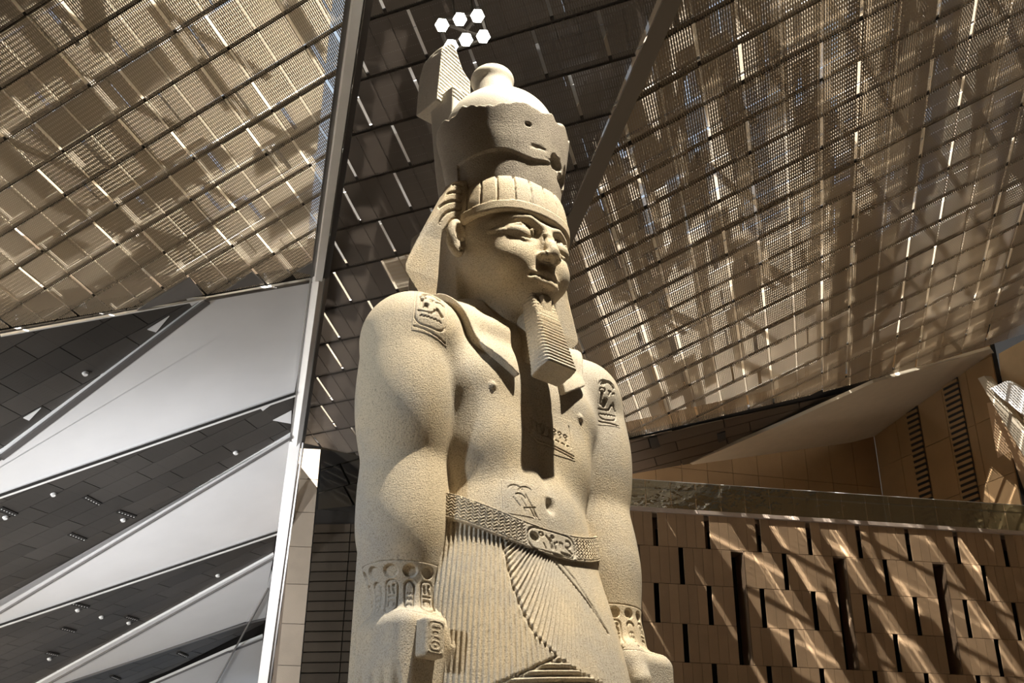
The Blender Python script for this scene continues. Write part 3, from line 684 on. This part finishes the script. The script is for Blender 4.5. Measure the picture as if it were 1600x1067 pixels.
# --- body shapes; z is measured from the viewer's eye level, front is -y, the statue's left is +x
T_TORSO = st_tab([(1.2,0,0,1.0,.7),(2.4,0,-.05,1.08,.78),(3.2,0,-.06,1.08,.78),(3.75,0,-.05,.98,.70),(4.3,0,0,1.02,.68),(4.9,0,.06,1.16,.69),(5.3,0,.1,1.2,.66),(5.65,0,.13,1.1,.54),(5.95,0,.15,.8,.42),(6.15,0,.15,.45,.35)])
def f_body(p):
    x = np.abs(p[:, 0]); q = p.copy(); q[:, 0] = x
    d = loft(p, T_TORSO, 2.2, .1)
    d = smin(d, ell(q, (.55,-.27,5.05), (.60,.34,.50)), .16)          # pectorals
    d = smin(d, ell(p, (0,-.28,3.62), (.72,.46,.55)), .3)              # belly
    d = smin(d, ell(q, (.5,-.1,4.45), (.5,.55,.6)), .2)                # rib cage
    g = np.sqrt(p[:,0]**2 + ((p[:,1]+.72)*.5)**2) - .02                # median furrow
    d = np.where((p[:,2] > 3.9) & (p[:,2] < 5.3), d + .035*np.exp(-(p[:,0]/.07)**2)*np.clip((p[:,2]-3.85)*3,0,1)*np.clip((5.3-p[:,2])*3,0,1)*(p[:,1]<0), d)
    d = smax(d, -ell(p, (0,-.86,3.80), (.05,.12,.085)), .06)           # navel
    d = smin(d, cone(p, (0,.12,5.6), (0,.0,6.5), .46, .40), .14)       # neck
    d = smin(d, poly_d(q, [(.12,-.36,5.74),(.5,-.36,5.74),(.95,-.1,5.82)], .06), .2) # collar bones
    # trapezius
    d = smin(d, cone(q, (.15,.1,6.05), (1.0,.08,5.72), .2, .3), .2)
    L = np.where(p[:, 0] > 0, 1., 0.)
    # arms
    sh = ell(q, (1.19,.03,5.50), (.545,.55,.56))
    d = smin(d, sh, .14)
    def arm(P, s):
        lh = 1 if s > 0 else 0
        ex, ey = (1.27, -.12) if lh else (1.22, .0)
        wx, wy = (1.30, -.33) if lh else (1.12, -.06)
        a = cone(P, (1.29,0,5.35), (ex,ey,3.95), .45, .395)
        a = smin(a, ell(P, (1.29,-.05,4.75), (.42,.45,.7)), .3)
        a = smin(a, cone(P, (ex,ey,3.95), (wx,wy,2.72), .40, .335), .12)
        a = smin(a, ell(P, ((ex+.04),ey-.04,3.5), (.40,.42,.6)), .25)
        # fist: back of the hand, knuckles, curled fingers, thumb
        fz = P[:, 2]; fy = P[:, 1] - (wy-.10)
        hb = box(P, (wx+.09,wy-.12,2.16), (.36,.40,.43), .16)
        gr = (fy + .33)/.165; gr = np.abs(gr - np.round(gr))*.165
        hb = hb + np.where((np.abs(fy) < .42), .05*np.exp(-(gr/.025)**2)*np.clip((2.10 - fz)*6, 0, 1), 0)
        hb = smin(hb, poly_d(P, [(wx-.12,wy-.36,2.55),(wx-.14,wy-.52,2.25),(wx-.12,wy-.50,1.95)], .12, .10), .06)
        hb = smin(hb, cone(P, (wx,wy,2.72), (wx+.02,wy-.06,2.4), .335, .34), .12)
        a = smin(a, hb, .06)
        return a
    ar = arm(q, -1); al = arm(q, 1)
    a = np.where(p[:, 0] > 0, al, ar)
    d = smin(d, a, .05)
    # stone left standing between arm and body, back pillar
    d = smin(d, box(p, (0,.45,3.4), (1.22,.32,2.1), .05), .05)
    d = smin(d, box(p, (0,.6,3.2), (.55,.5,4.4), .05), .04)
    # head
    hd = loft(p, T_HEAD, 2.3, .12)
    hd = smin(hd, ell(p, (0,-.58,6.27), (.17,.16,.13)), .14)            # chin
    hd = smin(hd, ell(q, (.29,-.52,6.64), (.21,.21,.22)), .12)          # cheeks
    hd = smin(hd, poly_d(q, [(.08,-.75,7.06),(.22,-.735,7.12),(.38,-.64,7.11),(.52,-.48,7.05)], .026, .016), .10)   # brow
    hd = smax(hd, -ell(q, (.295,-.84,6.955), (.215,.16,.125)), .09)       # sockets
    hd = smin(hd, ell(q, (.285,-.60,6.93), (.178,.145,.125)), .02)     # eyeballs
    up = [(.125,-.69,6.90),(.19,-.725,6.99),(.285,-.735,7.03),(.38,-.685,7.00),(.47,-.575,6.925)]
    lw = [(.125,-.69,6.90),(.20,-.715,6.850),(.29,-.722,6.828),(.38,-.672,6.855),(.47,-.575,6.925)]
    hd = smin(hd, poly_d(q, up, .020), .012); hd = smin(hd, poly_d(q, lw, .018), .012)
    hd = smin(hd, poly_d(q, [(.46,-.585,6.93),(.56,-.46,6.93)], .022), .03)
    hd = smin(hd, cone(p, (0,-.75,7.03), (0,-.85,6.70), .055, .085), .09)  # nose
    hd = smin(hd, ell(q, (.075,-.81,6.655), (.07,.09,.055)), .04)
    hd = smax(hd, -ell(q, (.05,-.87,6.615), (.03,.05,.03)), .02)
    hd = hd + np.where((p[:,1] < -.79)&(p[:,2] > 6.57), .035*np.maximum(noise3(p, 9, 3), -.2)*(np.abs(p[:,2]-6.74) < .2)*(x < .1), 0)
    # mouth
    hd = smin(hd, ell(p, (0,-.68,6.39), (.20,.13,.15)), .08)
    hd = smin(hd, poly_d(q, [(0,-.80,6.435),(.05,-.805,6.45),(.12,-.77,6.44),(.18,-.72,6.43)], .045, .022), .03)
    hd = smin(hd, poly_d(q, [(0,-.795,6.33),(.07,-.785,6.33),(.13,-.75,6.36),(.17,-.72,6.395)], .050, .022), .03)
    hd = smax(hd, -poly_d(q, [(0,-.86,6.392),(.07,-.85,6.395),(.13,-.80,6.405),(.19,-.74,6.42)], .014), .02)
    hd = smax(hd, -ell(q, (.20,-.73,6.42), (.022,.03,.022)), .04)
    # ears
    eq = q - np.array((.73,-.06,6.95))
    eo = ell(eq, (0,0,.03), (.125,.085,.23)); eo = smax(eo, -ell(eq, (-.005,-.08,.07), (.07,.07,.13)), .02)
    eo = smin(eo, poly_d(eq, [(-.07,-.06,.0),(-.03,-.09,.06),(.04,-.07,.12)], .018), .02)
    eo = smin(eo, ell(eq, (-.01,-.03,-.15), (.07,.06,.09)), .04); eo = smax(eo, -ell(eq, (0,-.09,-.17), (.018,.04,.018)), .01)
    hd = smin(hd, eo, .03)
    d = smin(d, hd, .10)
    # nipples
    d = smin(d, ell(q, (.62,-.60,4.98), (.04,.05,.04)), .03)
    return d
# head cloth
def f_nemes(p):
    x = np.abs(p[:, 0]); y = p[:, 1]; z = p[:, 2]; q = p.copy(); q[:, 0] = x
    dome = np.maximum(loft(p, T_DOME, 2.3, .1), -9)
    dome = smax(dome, -(z + .06*y - 7.15), .02)
    w = np.interp(z, [5.7,6.2,6.35,7.7,7.8], [1.34,1.38,1.37,.80,.6])
    yf = np.interp(z, [5.9,6.4,6.9,7.4,7.75], [-.02,-.08,-.10,-.16,-.2])
    wing = np.maximum(np.maximum(x - w, (yf + .10*x) - y), np.maximum(y - .45 , np.maximum(z - 7.78, 5.95 - z)))
    wing = smax(smax(x - w, (yf+.12*x) - y, .06), smax(y - .10, np.maximum(z - 7.78, 5.95 - z), .03), .03)
    # hollow behind the cheek where the wing turns to the neck
    wing = smax(wing, -box(q, (0,-.55,6.2), (.88,.9,.90), .12), .03)
    d = smin(dome, wing, .05)
    # lappets lying on the chest
    t = (z - 5.0)/(6.35-5.0)
    cx = np.interp(z, [5.0,5.4,6.0,6.4], [.52,.58,.72,.85]); hw = np.interp(z, [5.0,5.5,6.0,6.4], [.19,.27,.34,.36])
    lap = np.abs(f_body_t(p) - .035) - .05
    inn = np.interp(z, [5.0,5.3,5.75,6.1,6.45], [.33,.32,.30,.38,.5]); outr = np.interp(z, [5.0,5.3,5.45,5.8,6.1,6.45], [.5,.66,.76,.86,1.0,1.1])
    lap = smax(lap, np.maximum(inn - x, x - outr), .02); lap = smax(lap, np.maximum(5.16 + .62*(x-.34) - z, z - 6.45), .02); lap = smax(lap, y - .1, .05)
    d = smin(d, lap, .04)
    return d
def f_body_t(p):
    q = p.copy(); q[:, 0] = np.abs(p[:, 0])
    d = loft(p, T_TORSO, 2.2, .1)
    d = smin(d, ell(q, (.55,-.27,5.05), (.60,.34,.50)), .16)
    d = smin(d, poly_d(q, [(.12,-.36,5.74),(.5,-.36,5.74),(.95,-.1,5.82)], .06), .2)
    d = smin(d, cone(q, (.15,.1,6.05), (1.0,.08,5.72), .2, .3), .2)
    d = smin(d, ell(q, (1.19,.03,5.50), (.545,.55,.56)), .14)
    return d
def d_nemes(V, g):
    x = np.abs(V[:,0]); y = V[:,1]; z = V[:,2]
    h = np.zeros(len(V))
    # forehead band
    band = z + .06*y - 7.15
    h = np.where((band < .12) & (y < .1) & (x < .72) & (z > 7.0), .016, 0)
    # stripes radiating over the dome, following the cloth to the back
    ang = np.arctan2(x, -(y - .35)); 
    st = (z > 7.1) & (band > .13) & (y < .25) & (x < .72)
    s = np.abs(((ang*5.5) % 1) - .5)*2
    h = h - np.where(st & (s > .86), .018, 0)
    wf = (g[:,1] < -.3) & (z < 7.76) & (x > .69) & (x < .96) & (z > 7.08) & (y < .05)
    rr = np.hypot(x-.62, z-7.05)/.105; h = h - np.where(wf & (np.abs(rr - np.round(rr)) < .14), .02, 0)
    return h
# crown
def f_crown_low(p):
    x, y, z = p.T
    t = np.clip((z - 7.62)/(8.7-7.62), 0, 1)
    r = .65 + .17*t; cy = -.07 + .08*t
    R = np.sqrt(x**2 + (y-cy)**2)
    top = 8.68 + .06*noise3(np.stack([np.arctan2(x, y-cy)*2, 0*x, 0*x], 1), 2.2, 5) + .10*np.clip(y, 0, 1) + .035*noise3(p*np.array([1,1,0]), 13, 2)
    d = smax(R - r, np.maximum(7.6 - z, z - top), .03)
    # chipped gashes
    for c, rr in (((-.10,-.80,8.15), (.12,.07,.03)), ((.22,-.76,8.10), (.13,.14,.09)), ((.10,-.80,8.05), (.16,.05,.03)), ((.50,-.60,8.05), (.12,.15,.15)), ((.45,-.62,7.95), (.16,.12,.05)), ((-.25,-.80,8.42), (.03,.06,.02))):
        e = ell(p, c, rr) + .035*noise3(p, 14, 7)
        d = smax(d, -e, .02)
    d = d + .018*np.clip((8.02 + .04*np.sin(x*9) - z)*30, 0, 1)*(y < 0)
    return d + .006*noise3(p, 5, 1)
def f_crown_white(p):
    d = ell(p, (0,.06,8.75), (.70,.70,.66))
    d = smin(d, cone(p, (0,.18,9.2), (0,.22,9.66), .29, .25), .14)
    d = smin(d, ell(p, (0,.24,9.80), (.28,.28,.19)), .04)
    return smax(d, 8.3 - p[:, 2], .02)
def f_crown_back(p):
    x, y, z = p.T
    stem = smax(smax(.62 - y, y - np.interp(z, [7.6,8.6,9.7], [.72,.95,1.12]), .03), np.abs(x + .08) - .26, .04)
    stem = smax(stem, np.maximum(7.6 - z, z - 9.8), .03)
    top = 10.72 - 1.3*np.abs(x+.22) - .15*np.abs(y-1.0) + .10*noise3(p, 5, 9)
    sp = smax(smax(.84 - y, y - np.interp(z, [9.6,10.3,11.0], [1.30,1.32,1.12]), .02), np.abs(x + .14) - np.interp(z, [9.6,11.0], [.29,.22]), .02)
    sp = smax(sp, np.maximum(9.64 - z, z - top), .02) + .02*noise3(p, 7, 4)*(z > 10.5)
    return np.minimum(stem, sp)
def d_spike(V, g):
    return -.012*((np.abs(((V[:,2]*17 + V[:,0]*5) % 1) - .5) > .36) & (g[:,1] < -.7) & (V[:,2] > 9.6))
def f_beard(p):
    z = p[:, 2]; t = np.clip((6.26 - z)/1.0, 0, 1)
    cy = -.60 - .27*t; hw = .165 + .05*t; hd = .10 + .05*t
    d = smax(np.abs(p[:,0]) - hw, np.abs(p[:,1]-cy) - hd, .06)
    d = smax(d, np.maximum(5.22 - z - .35*(p[:,1]+.86), z - 6.30 - .3*(p[:,1]+.6)), .02)
    return d*.95
def d_beard(V, g):
    side = (np.abs(g[:,2]) < .6)
    s = ((V[:,2]*22 + V[:,1]*3) % 1)
    return -.014*(np.abs(s-.5)*2 > .7)*side + .004*np.sin(V[:,2]*22*6.283)*side
def f_web(p):
    q = box(p, (0,-.42,5.78), (.075,.36,.42), .02)
    return smax(q, (5.42 - p[:,2]) - 1.1*(p[:,1]+.45), .02)
T_KILT = st_tab([(-.3,.06,-.34,1.30,1.20),(1.2,.06,-.22,1.28,1.12),(2.2,.06,-.15,1.24,1.02),(2.9,.02,-.08,1.18,.91),(3.3,0,-.05,1.12,.82),(3.8,0,-.05,1.06,.75)])
T_DOME = st_tab([(6.9,0,-.12,.68,.655),(7.2,0,-.10,.69,.675),(7.45,0,-.09,.68,.67),(7.65,0,-.08,.64,.63),(7.8,0,-.08,.55,.55)])
T_HEAD = st_tab([(6.08,0,-.27,.24,.34),(6.2,0,-.26,.31,.42),(6.38,0,-.22,.44,.53),(6.6,0,-.18,.55,.58),(6.9,0,-.13,.645,.62),(7.2,0,-.10,.65,.63),(7.5,0,-.08,.6,.58),(7.68,0,-.08,.45,.45)])
def belt_low(x): return 3.25 + .27*np.clip(np.abs(x)/1.0, 0, 1.1)**2
def f_kilt(p):
    d = loft(p, T_KILT, 2.2, .02)
    top = belt_low(p[:, 0]) + .03; d = smax(d, p[:,2] - top, .02)
    return d

def f_belt(p):
    d = np.abs(loft(p, T_KILT, 2.2, .02) - .005) - .03
    lo = belt_low(p[:, 0]); return smax(d, np.maximum(lo - p[:,2], p[:,2] - lo - .27), .012)
def f_trunk(p): return np.minimum(f_body(p), loft(p, T_KILT, 2.2, .02))
KC = np.array([(-.587,3.45),(-.58,3.12),(-.575,2.9),(-.526,2.65),(-.443,2.42),(-.248,2.24),(-.013,2.13),(.263,2.06),(.7,1.95)])
def d_kilt(V, g):
    x, y, z = V.T; fr = y < .2
    cx = np.interp(-z, -KC[:,1], KC[:,0])
    th = np.arctan2(x, -(y - .1))
    pl = .011*np.cos(th*1.12*6.2832/.043)                                     # vertical pleats
    fan = .014*np.cos(np.arctan2(x-.39, 4.14-z)*6.2832/.028)
    sash = -.09 + (3.25 - z)*1.0                                              # edge of the plain flap
    h = np.where(x < cx, pl, np.where(x < sash, fan*np.clip(1.25-(x-cx)*1.1, .2, 1), 0))
    az = 2.24 + (x + .235)*.52                                                # hem of the overlap
    h = np.where((x < cx) & (z < az) & (x > -.9), .022*np.sin((z - .12*x)*6.2832/.062), h)
    h = np.where((x < cx) & (np.abs(z - az) < .012) & (x > -.9), -.03, h)
    dc = x - cx
    h = h - .03*np.exp(-(dc/.010)**2)*fr + .012*np.clip(1 - dc/.05, 0, 1)*(dc > 0)
    ds = x - sash; m = (z > 2.58) & fr
    h = h - .03*np.exp(-(ds/.011)**2)*m - .016*np.exp(-((ds - .10*np.clip((z-2.58)/.5,0,1))/.010)**2)*m
    return h*fr
def d_belt(V, g):
    x, y, z = V.T; lo = belt_low(x); t = (z - lo)/.27; u = np.arctan2(x, -(y-.1))*1.1
    face = (np.abs(g[:,2]) < .6) & (y < .3)
    zz = np.abs(((u/.062) % 1) - .5)*2
    s = (t*8.0 + .9*zz) % 1
    # lozenges interrupt the zigzags in the middle row
    h = -.014*(np.abs(s - .5) < .20)*((t > .12) & (t < .88))
    h = h - .014*((np.abs(t - .07) < .022) | (np.abs(t - .93) < .022))
    return h*face
# carved inscriptions: fine sheets let into pits cut in the stone
def glyph_h(S, T, strokes, e=.005):
    h = np.zeros_like(S)
    for k in strokes:
        if k[0] == 's':
            _, x0, y0, x1, y1, w, dp = k; dx, dy = x1-x0, y1-y0; t = np.clip(((S-x0)*dx + (T-y0)*dy)/(dx*dx+dy*dy+1e-9), 0, 1)
            d = np.hypot(S-x0-t*dx, T-y0-t*dy) - w
        elif k[0] == 'd': _, x0, y0, rx, ry, dp = k; d = (np.hypot((S-x0)/rx, (T-y0)/ry) - 1)*min(rx, ry)
        elif k[0] == 'r': _, x0, y0, rx, ry, w, dp = k; d = np.abs((np.hypot((S-x0)/rx, (T-y0)/ry) - 1)*min(rx, ry)) - w
        elif k[0] == 'o':
            _, x0, y0, rx, ry, rd, w, dp = k; qx = np.abs(S-x0)-(rx-rd); qy = np.abs(T-y0)-(ry-rd)
            d = np.abs(np.hypot(np.maximum(qx,0), np.maximum(qy,0)) + np.minimum(np.maximum(qx,qy),0) - rd) - w
        elif k[0] == 'a':
            _, x0, y0, r, a0, a1, w, dp = k; an = np.arctan2(T-y0, S-x0); am = (a0+a1)/2; da = (an-am+np.pi)%(2*np.pi)-np.pi
            an = am + np.clip(da, -(a1-a0)/2, (a1-a0)/2); d = np.hypot(S-x0-r*np.cos(an), T-y0-r*np.sin(an)) - w
        h = np.minimum(h, -dp*np.clip(.5 - d/e, 0, 1))
    return h
def zig(x0, y0, x1, n, amp, w, dp):
    P = [(x0+(x1-x0)*i/n, y0+(amp if i % 2 else -amp)) for i in range(n+1)]
    return [('s', *P[i], *P[i+1], w, dp) for i in range(n)]
def G_shoulder(w=.155, h=.27):
    g = [('o',0,.03,w,h,.09,.006,.016), ('s',-w,-h-.0,w,-h-.03,.007,.016), ('a',0,.17,.085,.35,2.8,.022,.03)]
    g += [('r',-.085,.13,.03,.028,.007,.02), ('s',-.09,.10,-.09,-.03,.016,.028), ('s',-.04,.02,-.05,-.04,.024,.03), ('s',-.01,.13,.03,.13,.007,.02), ('s',.02,.13,.0,.08,.008,.02)]
    g += [('a',.09,.08,.045,.3,2.6,.009,.02), ('s',.07,.0,.115,-.07,.014,.025), ('s',.04,-.03,.075,-.02,.010,.02), ('s',-.12,-.09,.02,-.085,.008,.022), ('a',-.02,-.03,.06,-1.6,-.1,.008,.02)]
    return g + zig(-.10,-.145,.11,12,.008,.005,.016)
def G_belt():
    g = [('o',0,0,.30,.115,.09,.008,.024), ('d',-.225,.02,.052,.046,.034), ('d',-.225,.02,.02,.018,.0)]
    g += [('r',-.14,.06,.022,.018,.006,.02), ('s',-.08,.05,-.05,.02,.010,.024), ('s',-.03,.03,-.02,-.06,.016,.03), ('d',0,.06,.022,.018,.028), ('s',.02,.0,.03,-.07,.010,.024), ('s',.02,-.01,.06,.02,.008,.02)]
    g += [('s',.09,.02,.09,-.03,.008,.02), ('s',.09,.02,.13,.02,.008,.02), ('s',.13,.02,.13,-.04,.008,.02), ('a',.21,.03,.035,-1.8,2.4,.009,.024), ('s',.17,-.01,.25,-.06,.009,.022), ('s',.10,-.085,.22,-.085,.012,.028), ('s',-.12,-.03,-.10,-.08,.006,.018)]
    return g
def G_bolt():
    return [('o',0,0,.075,.125,.05,.006,.014), ('s',-.03,.07,.03,.07,.008,.018), ('d',.0,.03,.02,.015,.018), ('s',-.03,-.01,.03,-.02,.008,.018), ('s',-.03,.03,-.03,-.02,.006,.016), ('r',.0,-.07,.03,.02,.006,.016)]
def G_brace(span):
    g = [('s',-span,.255,span,.255,.005,.012), ('s',-span,-.255,span,-.255,.005,.012)]
    n = int(span*2/.17); 
    for i in range(n):
        c = -span + (i+.5)*2*span/n
        g += [('d',c,.165,.062,.055,.028), ('d',c,.155,.045,.035,.012)]
        if i % 2 == 0:
            g += [('o',c,-.06,.062,.145,.05,.007,.02), ('s',c-.03,.03,c-.02,-.02,.012,.024), ('d',c+.02,.04,.015,.015,.022), ('s',c+.01,.01,c+.03,-.03,.008,.02), ('s',c-.035,-.06,c+.035,-.06,.007,.02), ('s',c-.03,-.10,c-.03,-.15,.007,.02), ('s',c-.03,-.10,c+.03,-.10,.007,.02), ('s',c+.03,-.1,c+.03,-.15,.007,.02), ('s',c-.045,-.225,c+.045,-.225,.007,.016)]
        else:
            g += [('a',c,.03,.045,.2,2.9,.012,.022), ('s',c-.045,.03,c-.04,-.16,.008,.018), ('s',c+.045,.03,c+.04,-.16,.008,.018), ('r',c,-.17,.03,.03,.006,.016)] + zig(c-.03,-.04,c+.03,4,.01,.005,.012) + zig(c-.03,-.09,c+.03,4,.01,.005,.012)
    return g
def G_pendant():
    g = [('s',-.30,-.10,.33,-.22,.006,.016), ('s',-.29,-.07,.33,-.19,.005,.014), ('s',-.26,.0,-.26,-.06,.01,.02), ('s',.30,-.1,.30,.16,.006,.014)]
    for i in range(7):
        c = -.22+.075*i; b = -.07 - c*.19
        g += [('s',c,b+.04,c+.01,b+.10,.010,.02), ('r',c,b+.13,.02,.018,.006,.016), ('s',c-.03,b+.03,c+.03,b+.02,.006,.016)]
    return g
def G_lotus():
    g = [('a',-.06,.05,.09,.6,2.6,.005,.012), ('a',.06,.04,.10,.9,2.7,.005,.012), ('a',-.02,-.02,.07,.4,2.2,.005,.012), ('s',-.09,.0,-.02,-.09,.004,.010), ('s',.05,.05,.12,-.08,.005,.012), ('s',.0,.0,.05,-.09,.004,.01)]
    g += [('s',.02,-.10,.15,-.07,.005,.014), ('s',.02,-.10,.03,-.14,.005,.012), ('s',.09,-.09,.14,-.19,.006,.014), ('s',.12,-.08,.17,-.19,.006,.014)]
    return g
PATCHES = []
def flat_patch(name, c, n, hu, hv, gl, fn, label=None, tilt=0.0, up=(0,0,1)):
    n = np.array(n, float); n /= np.linalg.norm(n); u = np.cross(np.array(up, float), n); u /= np.linalg.norm(u); v = np.cross(n, u)
    u, v = u*math.cos(tilt)+v*math.sin(tilt), v*math.cos(tilt)-u*math.sin(tilt)
    PATCHES.append(dict(name=name, c=np.array(c, float), n=n, u=u, v=v, hu=hu, hv=hv, gl=gl, fn=fn, cyl=None, label=label))
def cyl_patch(name, cx, cy, cz, a0, R, hu, hv, gl, fn, label=None):
    PATCHES.append(dict(name=name, c=np.array((cx,cy,cz)), a0=a0, R=R, hu=hu, hv=hv, gl=gl, fn=fn, cyl=1, label=label))
def pit(V, g, fns):
    h = np.zeros(len(V))
    for P in PATCHES:
        if P['fn'] not in fns: continue
        q = V - P['c']
        if P['cyl']:
            s = ((np.arctan2(q[:,1], q[:,0]) - P['a0'] + np.pi) % (2*np.pi) - np.pi)*P['R']; t = q[:,2]; ok = np.hypot(q[:,0], q[:,1]) < .7
        else:
            s = q @ P['u']; t = q @ P['v']; ok = (np.abs(q @ P['n']) < .5) & (g @ P['n'] > .15)
        m = .03; ins = (np.abs(s) < P['hu']-m) & (np.abs(t) < P['hv']-m) & ok
        h = np.where(ins, -.05, h)
    return h
def build_patches(parent, res=.007):
    for P in PATCHES:
        nu = int(2*P['hu']/res)+1; nv = int(2*P['hv']/res)+1
        S, T = np.meshgrid(np.linspace(-P['hu'], P['hu'], nu), np.linspace(-P['hv'], P['hv'], nv), indexing='ij'); S = S.ravel(); T = T.ravel()
        if P['cyl']:
            an = P['a0'] + S/P['R']; D = -np.stack([np.cos(an), np.sin(an), 0*an], 1); p = P['c'] - D*.62; p[:, 2] = P['c'][2] + T
        else:
            D = np.tile(-P['n'], (len(S), 1)); p = P['c'] + S[:,None]*P['u'] + T[:,None]*P['v'] + P['n']*.35
        t = np.zeros(len(S)); fn = globals()[P['fn']]
        for _ in range(40):
            d = fn(p + D*t[:,None]); t += np.clip(d*.8, -.05, .08)
        p = p + D*t[:,None]; g = grad(fn, p, .01); g /= np.linalg.norm(g, axis=1)[:,None]+1e-9
        edge = np.minimum(P['hu']-np.abs(S), P['hv']-np.abs(T))
        h = .003 + glyph_h(S, T, P['gl']) + np.where(edge < .01, -.012, 0)
        V = p + g*h[:,None]; I = np.arange(nu*nv).reshape(nu, nv)
        Q = np.stack([I[:-1,:-1].ravel(), I[1:,:-1].ravel(), I[1:,1:].ravel(), I[:-1,1:].ravel()], 1)
        # make the sheet face outwards
        nn = np.cross(V[Q[0,1]]-V[Q[0,0]], V[Q[0,3]]-V[Q[0,0]])
        if nn @ g[Q[0,0]] < 0: Q = Q[:, ::-1]
        o = obj(P['name'], np_mesh(P['name'], V, Q), M_STONE, parent); o.location = (0,0,EYE)
        if P['label']: o['label'] = P['label']
def f_bolt(p): return box(p, (-1.30,-.52,2.31), (.11,.20,.17), .03)
flat_patch('cartouche', (-1.27,-.38,5.64), (-.55,-.72,.42), .19, .33, G_shoulder(), 'f_body', 'royal name ring carved on the near shoulder')
flat_patch('cartouche', (1.16,-.45,5.36), (.35,-.9,.22), .15, .30, G_shoulder(.12,.24), 'f_body', 'royal name ring carved on the far shoulder')
flat_patch('carved_emblem', (.12,-.70,4.66), (0,-1,.05), .36, .25, G_pendant(), 'f_body')
flat_patch('carved_lotus', (-.36,-.8,3.80), (-.3,-1,.1), .22, .20, G_lotus(), 'f_body')
flat_patch('belt_cartouche', (-.05,-.9,3.385), (-.05,-1,0), .33, .14, G_belt(), 'f_belt', tilt=-.01)
cyl_patch('bracelet', -1.12,-.06,2.80, math.atan2(-.80,-.60), .37, .62, .275, G_brace(.60), 'f_body')
cyl_patch('bracelet', 1.30,-.33,2.80, math.atan2(-1,.1), .37, .40, .275, G_brace(.38), 'f_body')
flat_patch('bolt_cartouche', (-1.30,-.75,2.31), (0,-1,0), .095, .15, G_bolt(), 'f_bolt')
def smat(): return M_STONE
ROOT = thing('pharaoh_statue', 'colossal granite statue of a standing crowned pharaoh with false beard and pleated kilt', 'statue', (ST_AX[0], ST_AX[1], 0), YAW)
def spart(name, fn, lo, hi, h, lev, m=None, disp=None):
    me = sdf_mesh(name, fn, lo, hi, h, lev, disp); o = obj(name, me, m or M_STONE, ROOT); o.location = (0, 0, EYE); return o
body = spart('body', f_body, (-2.0,-1.2,1.0), (2.0,1.3,7.9), .06, 2, None, lambda V, g: pit(V, g, ('f_body',)))
spart('headcloth', f_nemes, (-1.6,-1.0,4.8), (1.6,.4,8.0), .045, 2, None, d_nemes)
spart('red_crown', f_crown_low, (-1.0,-1.0,7.5), (1.0,1.0,9.0), .045, 2, M_DARK)
spart('white_crown', f_crown_white, (-.8,-.7,8.2), (.8,.9,10.1), .05, 1, M_PALE)
spart('crown_spike', f_crown_back, (-.6,.4,7.4), (.4,1.5,11.4), .04, 2, M_PALE, d_spike)
spart('false_beard', f_beard, (-.4,-1.3,4.9), (.4,-.2,6.4), .03, 2, None, d_beard)
spart('beard_support', f_web, (-.2,-1.0,5.1), (.2,0,6.2), .04, 1)
spart('kilt', f_kilt, (-1.6,-1.7,-.4), (1.6,1.4,4.0), .052, 2, None, d_kilt)
spart('belt', f_belt, (-1.4,-1.2,2.9), (1.4,1.0,4.1), .03, 2, None, lambda V, g: d_belt(V, g) + pit(V, g, ('f_belt',)))
spart('hand_bolt', f_bolt, (-1.5,-.85,2.0), (-1.1,-.2,2.6), .03, 1)
build_patches(ROOT)
pb_ = MB(); pb_.box((-2.0,-2.2,0), (2.0,1.7,.35)); pl_ = pb_.build('plinth', M_DARK); pl_.location = (ST_AX[0], ST_AX[1], 0); pl_.rotation_euler = (0,0,YAW); tag(pl_, 'low square stone plinth under the colossal statue', 'plinth')
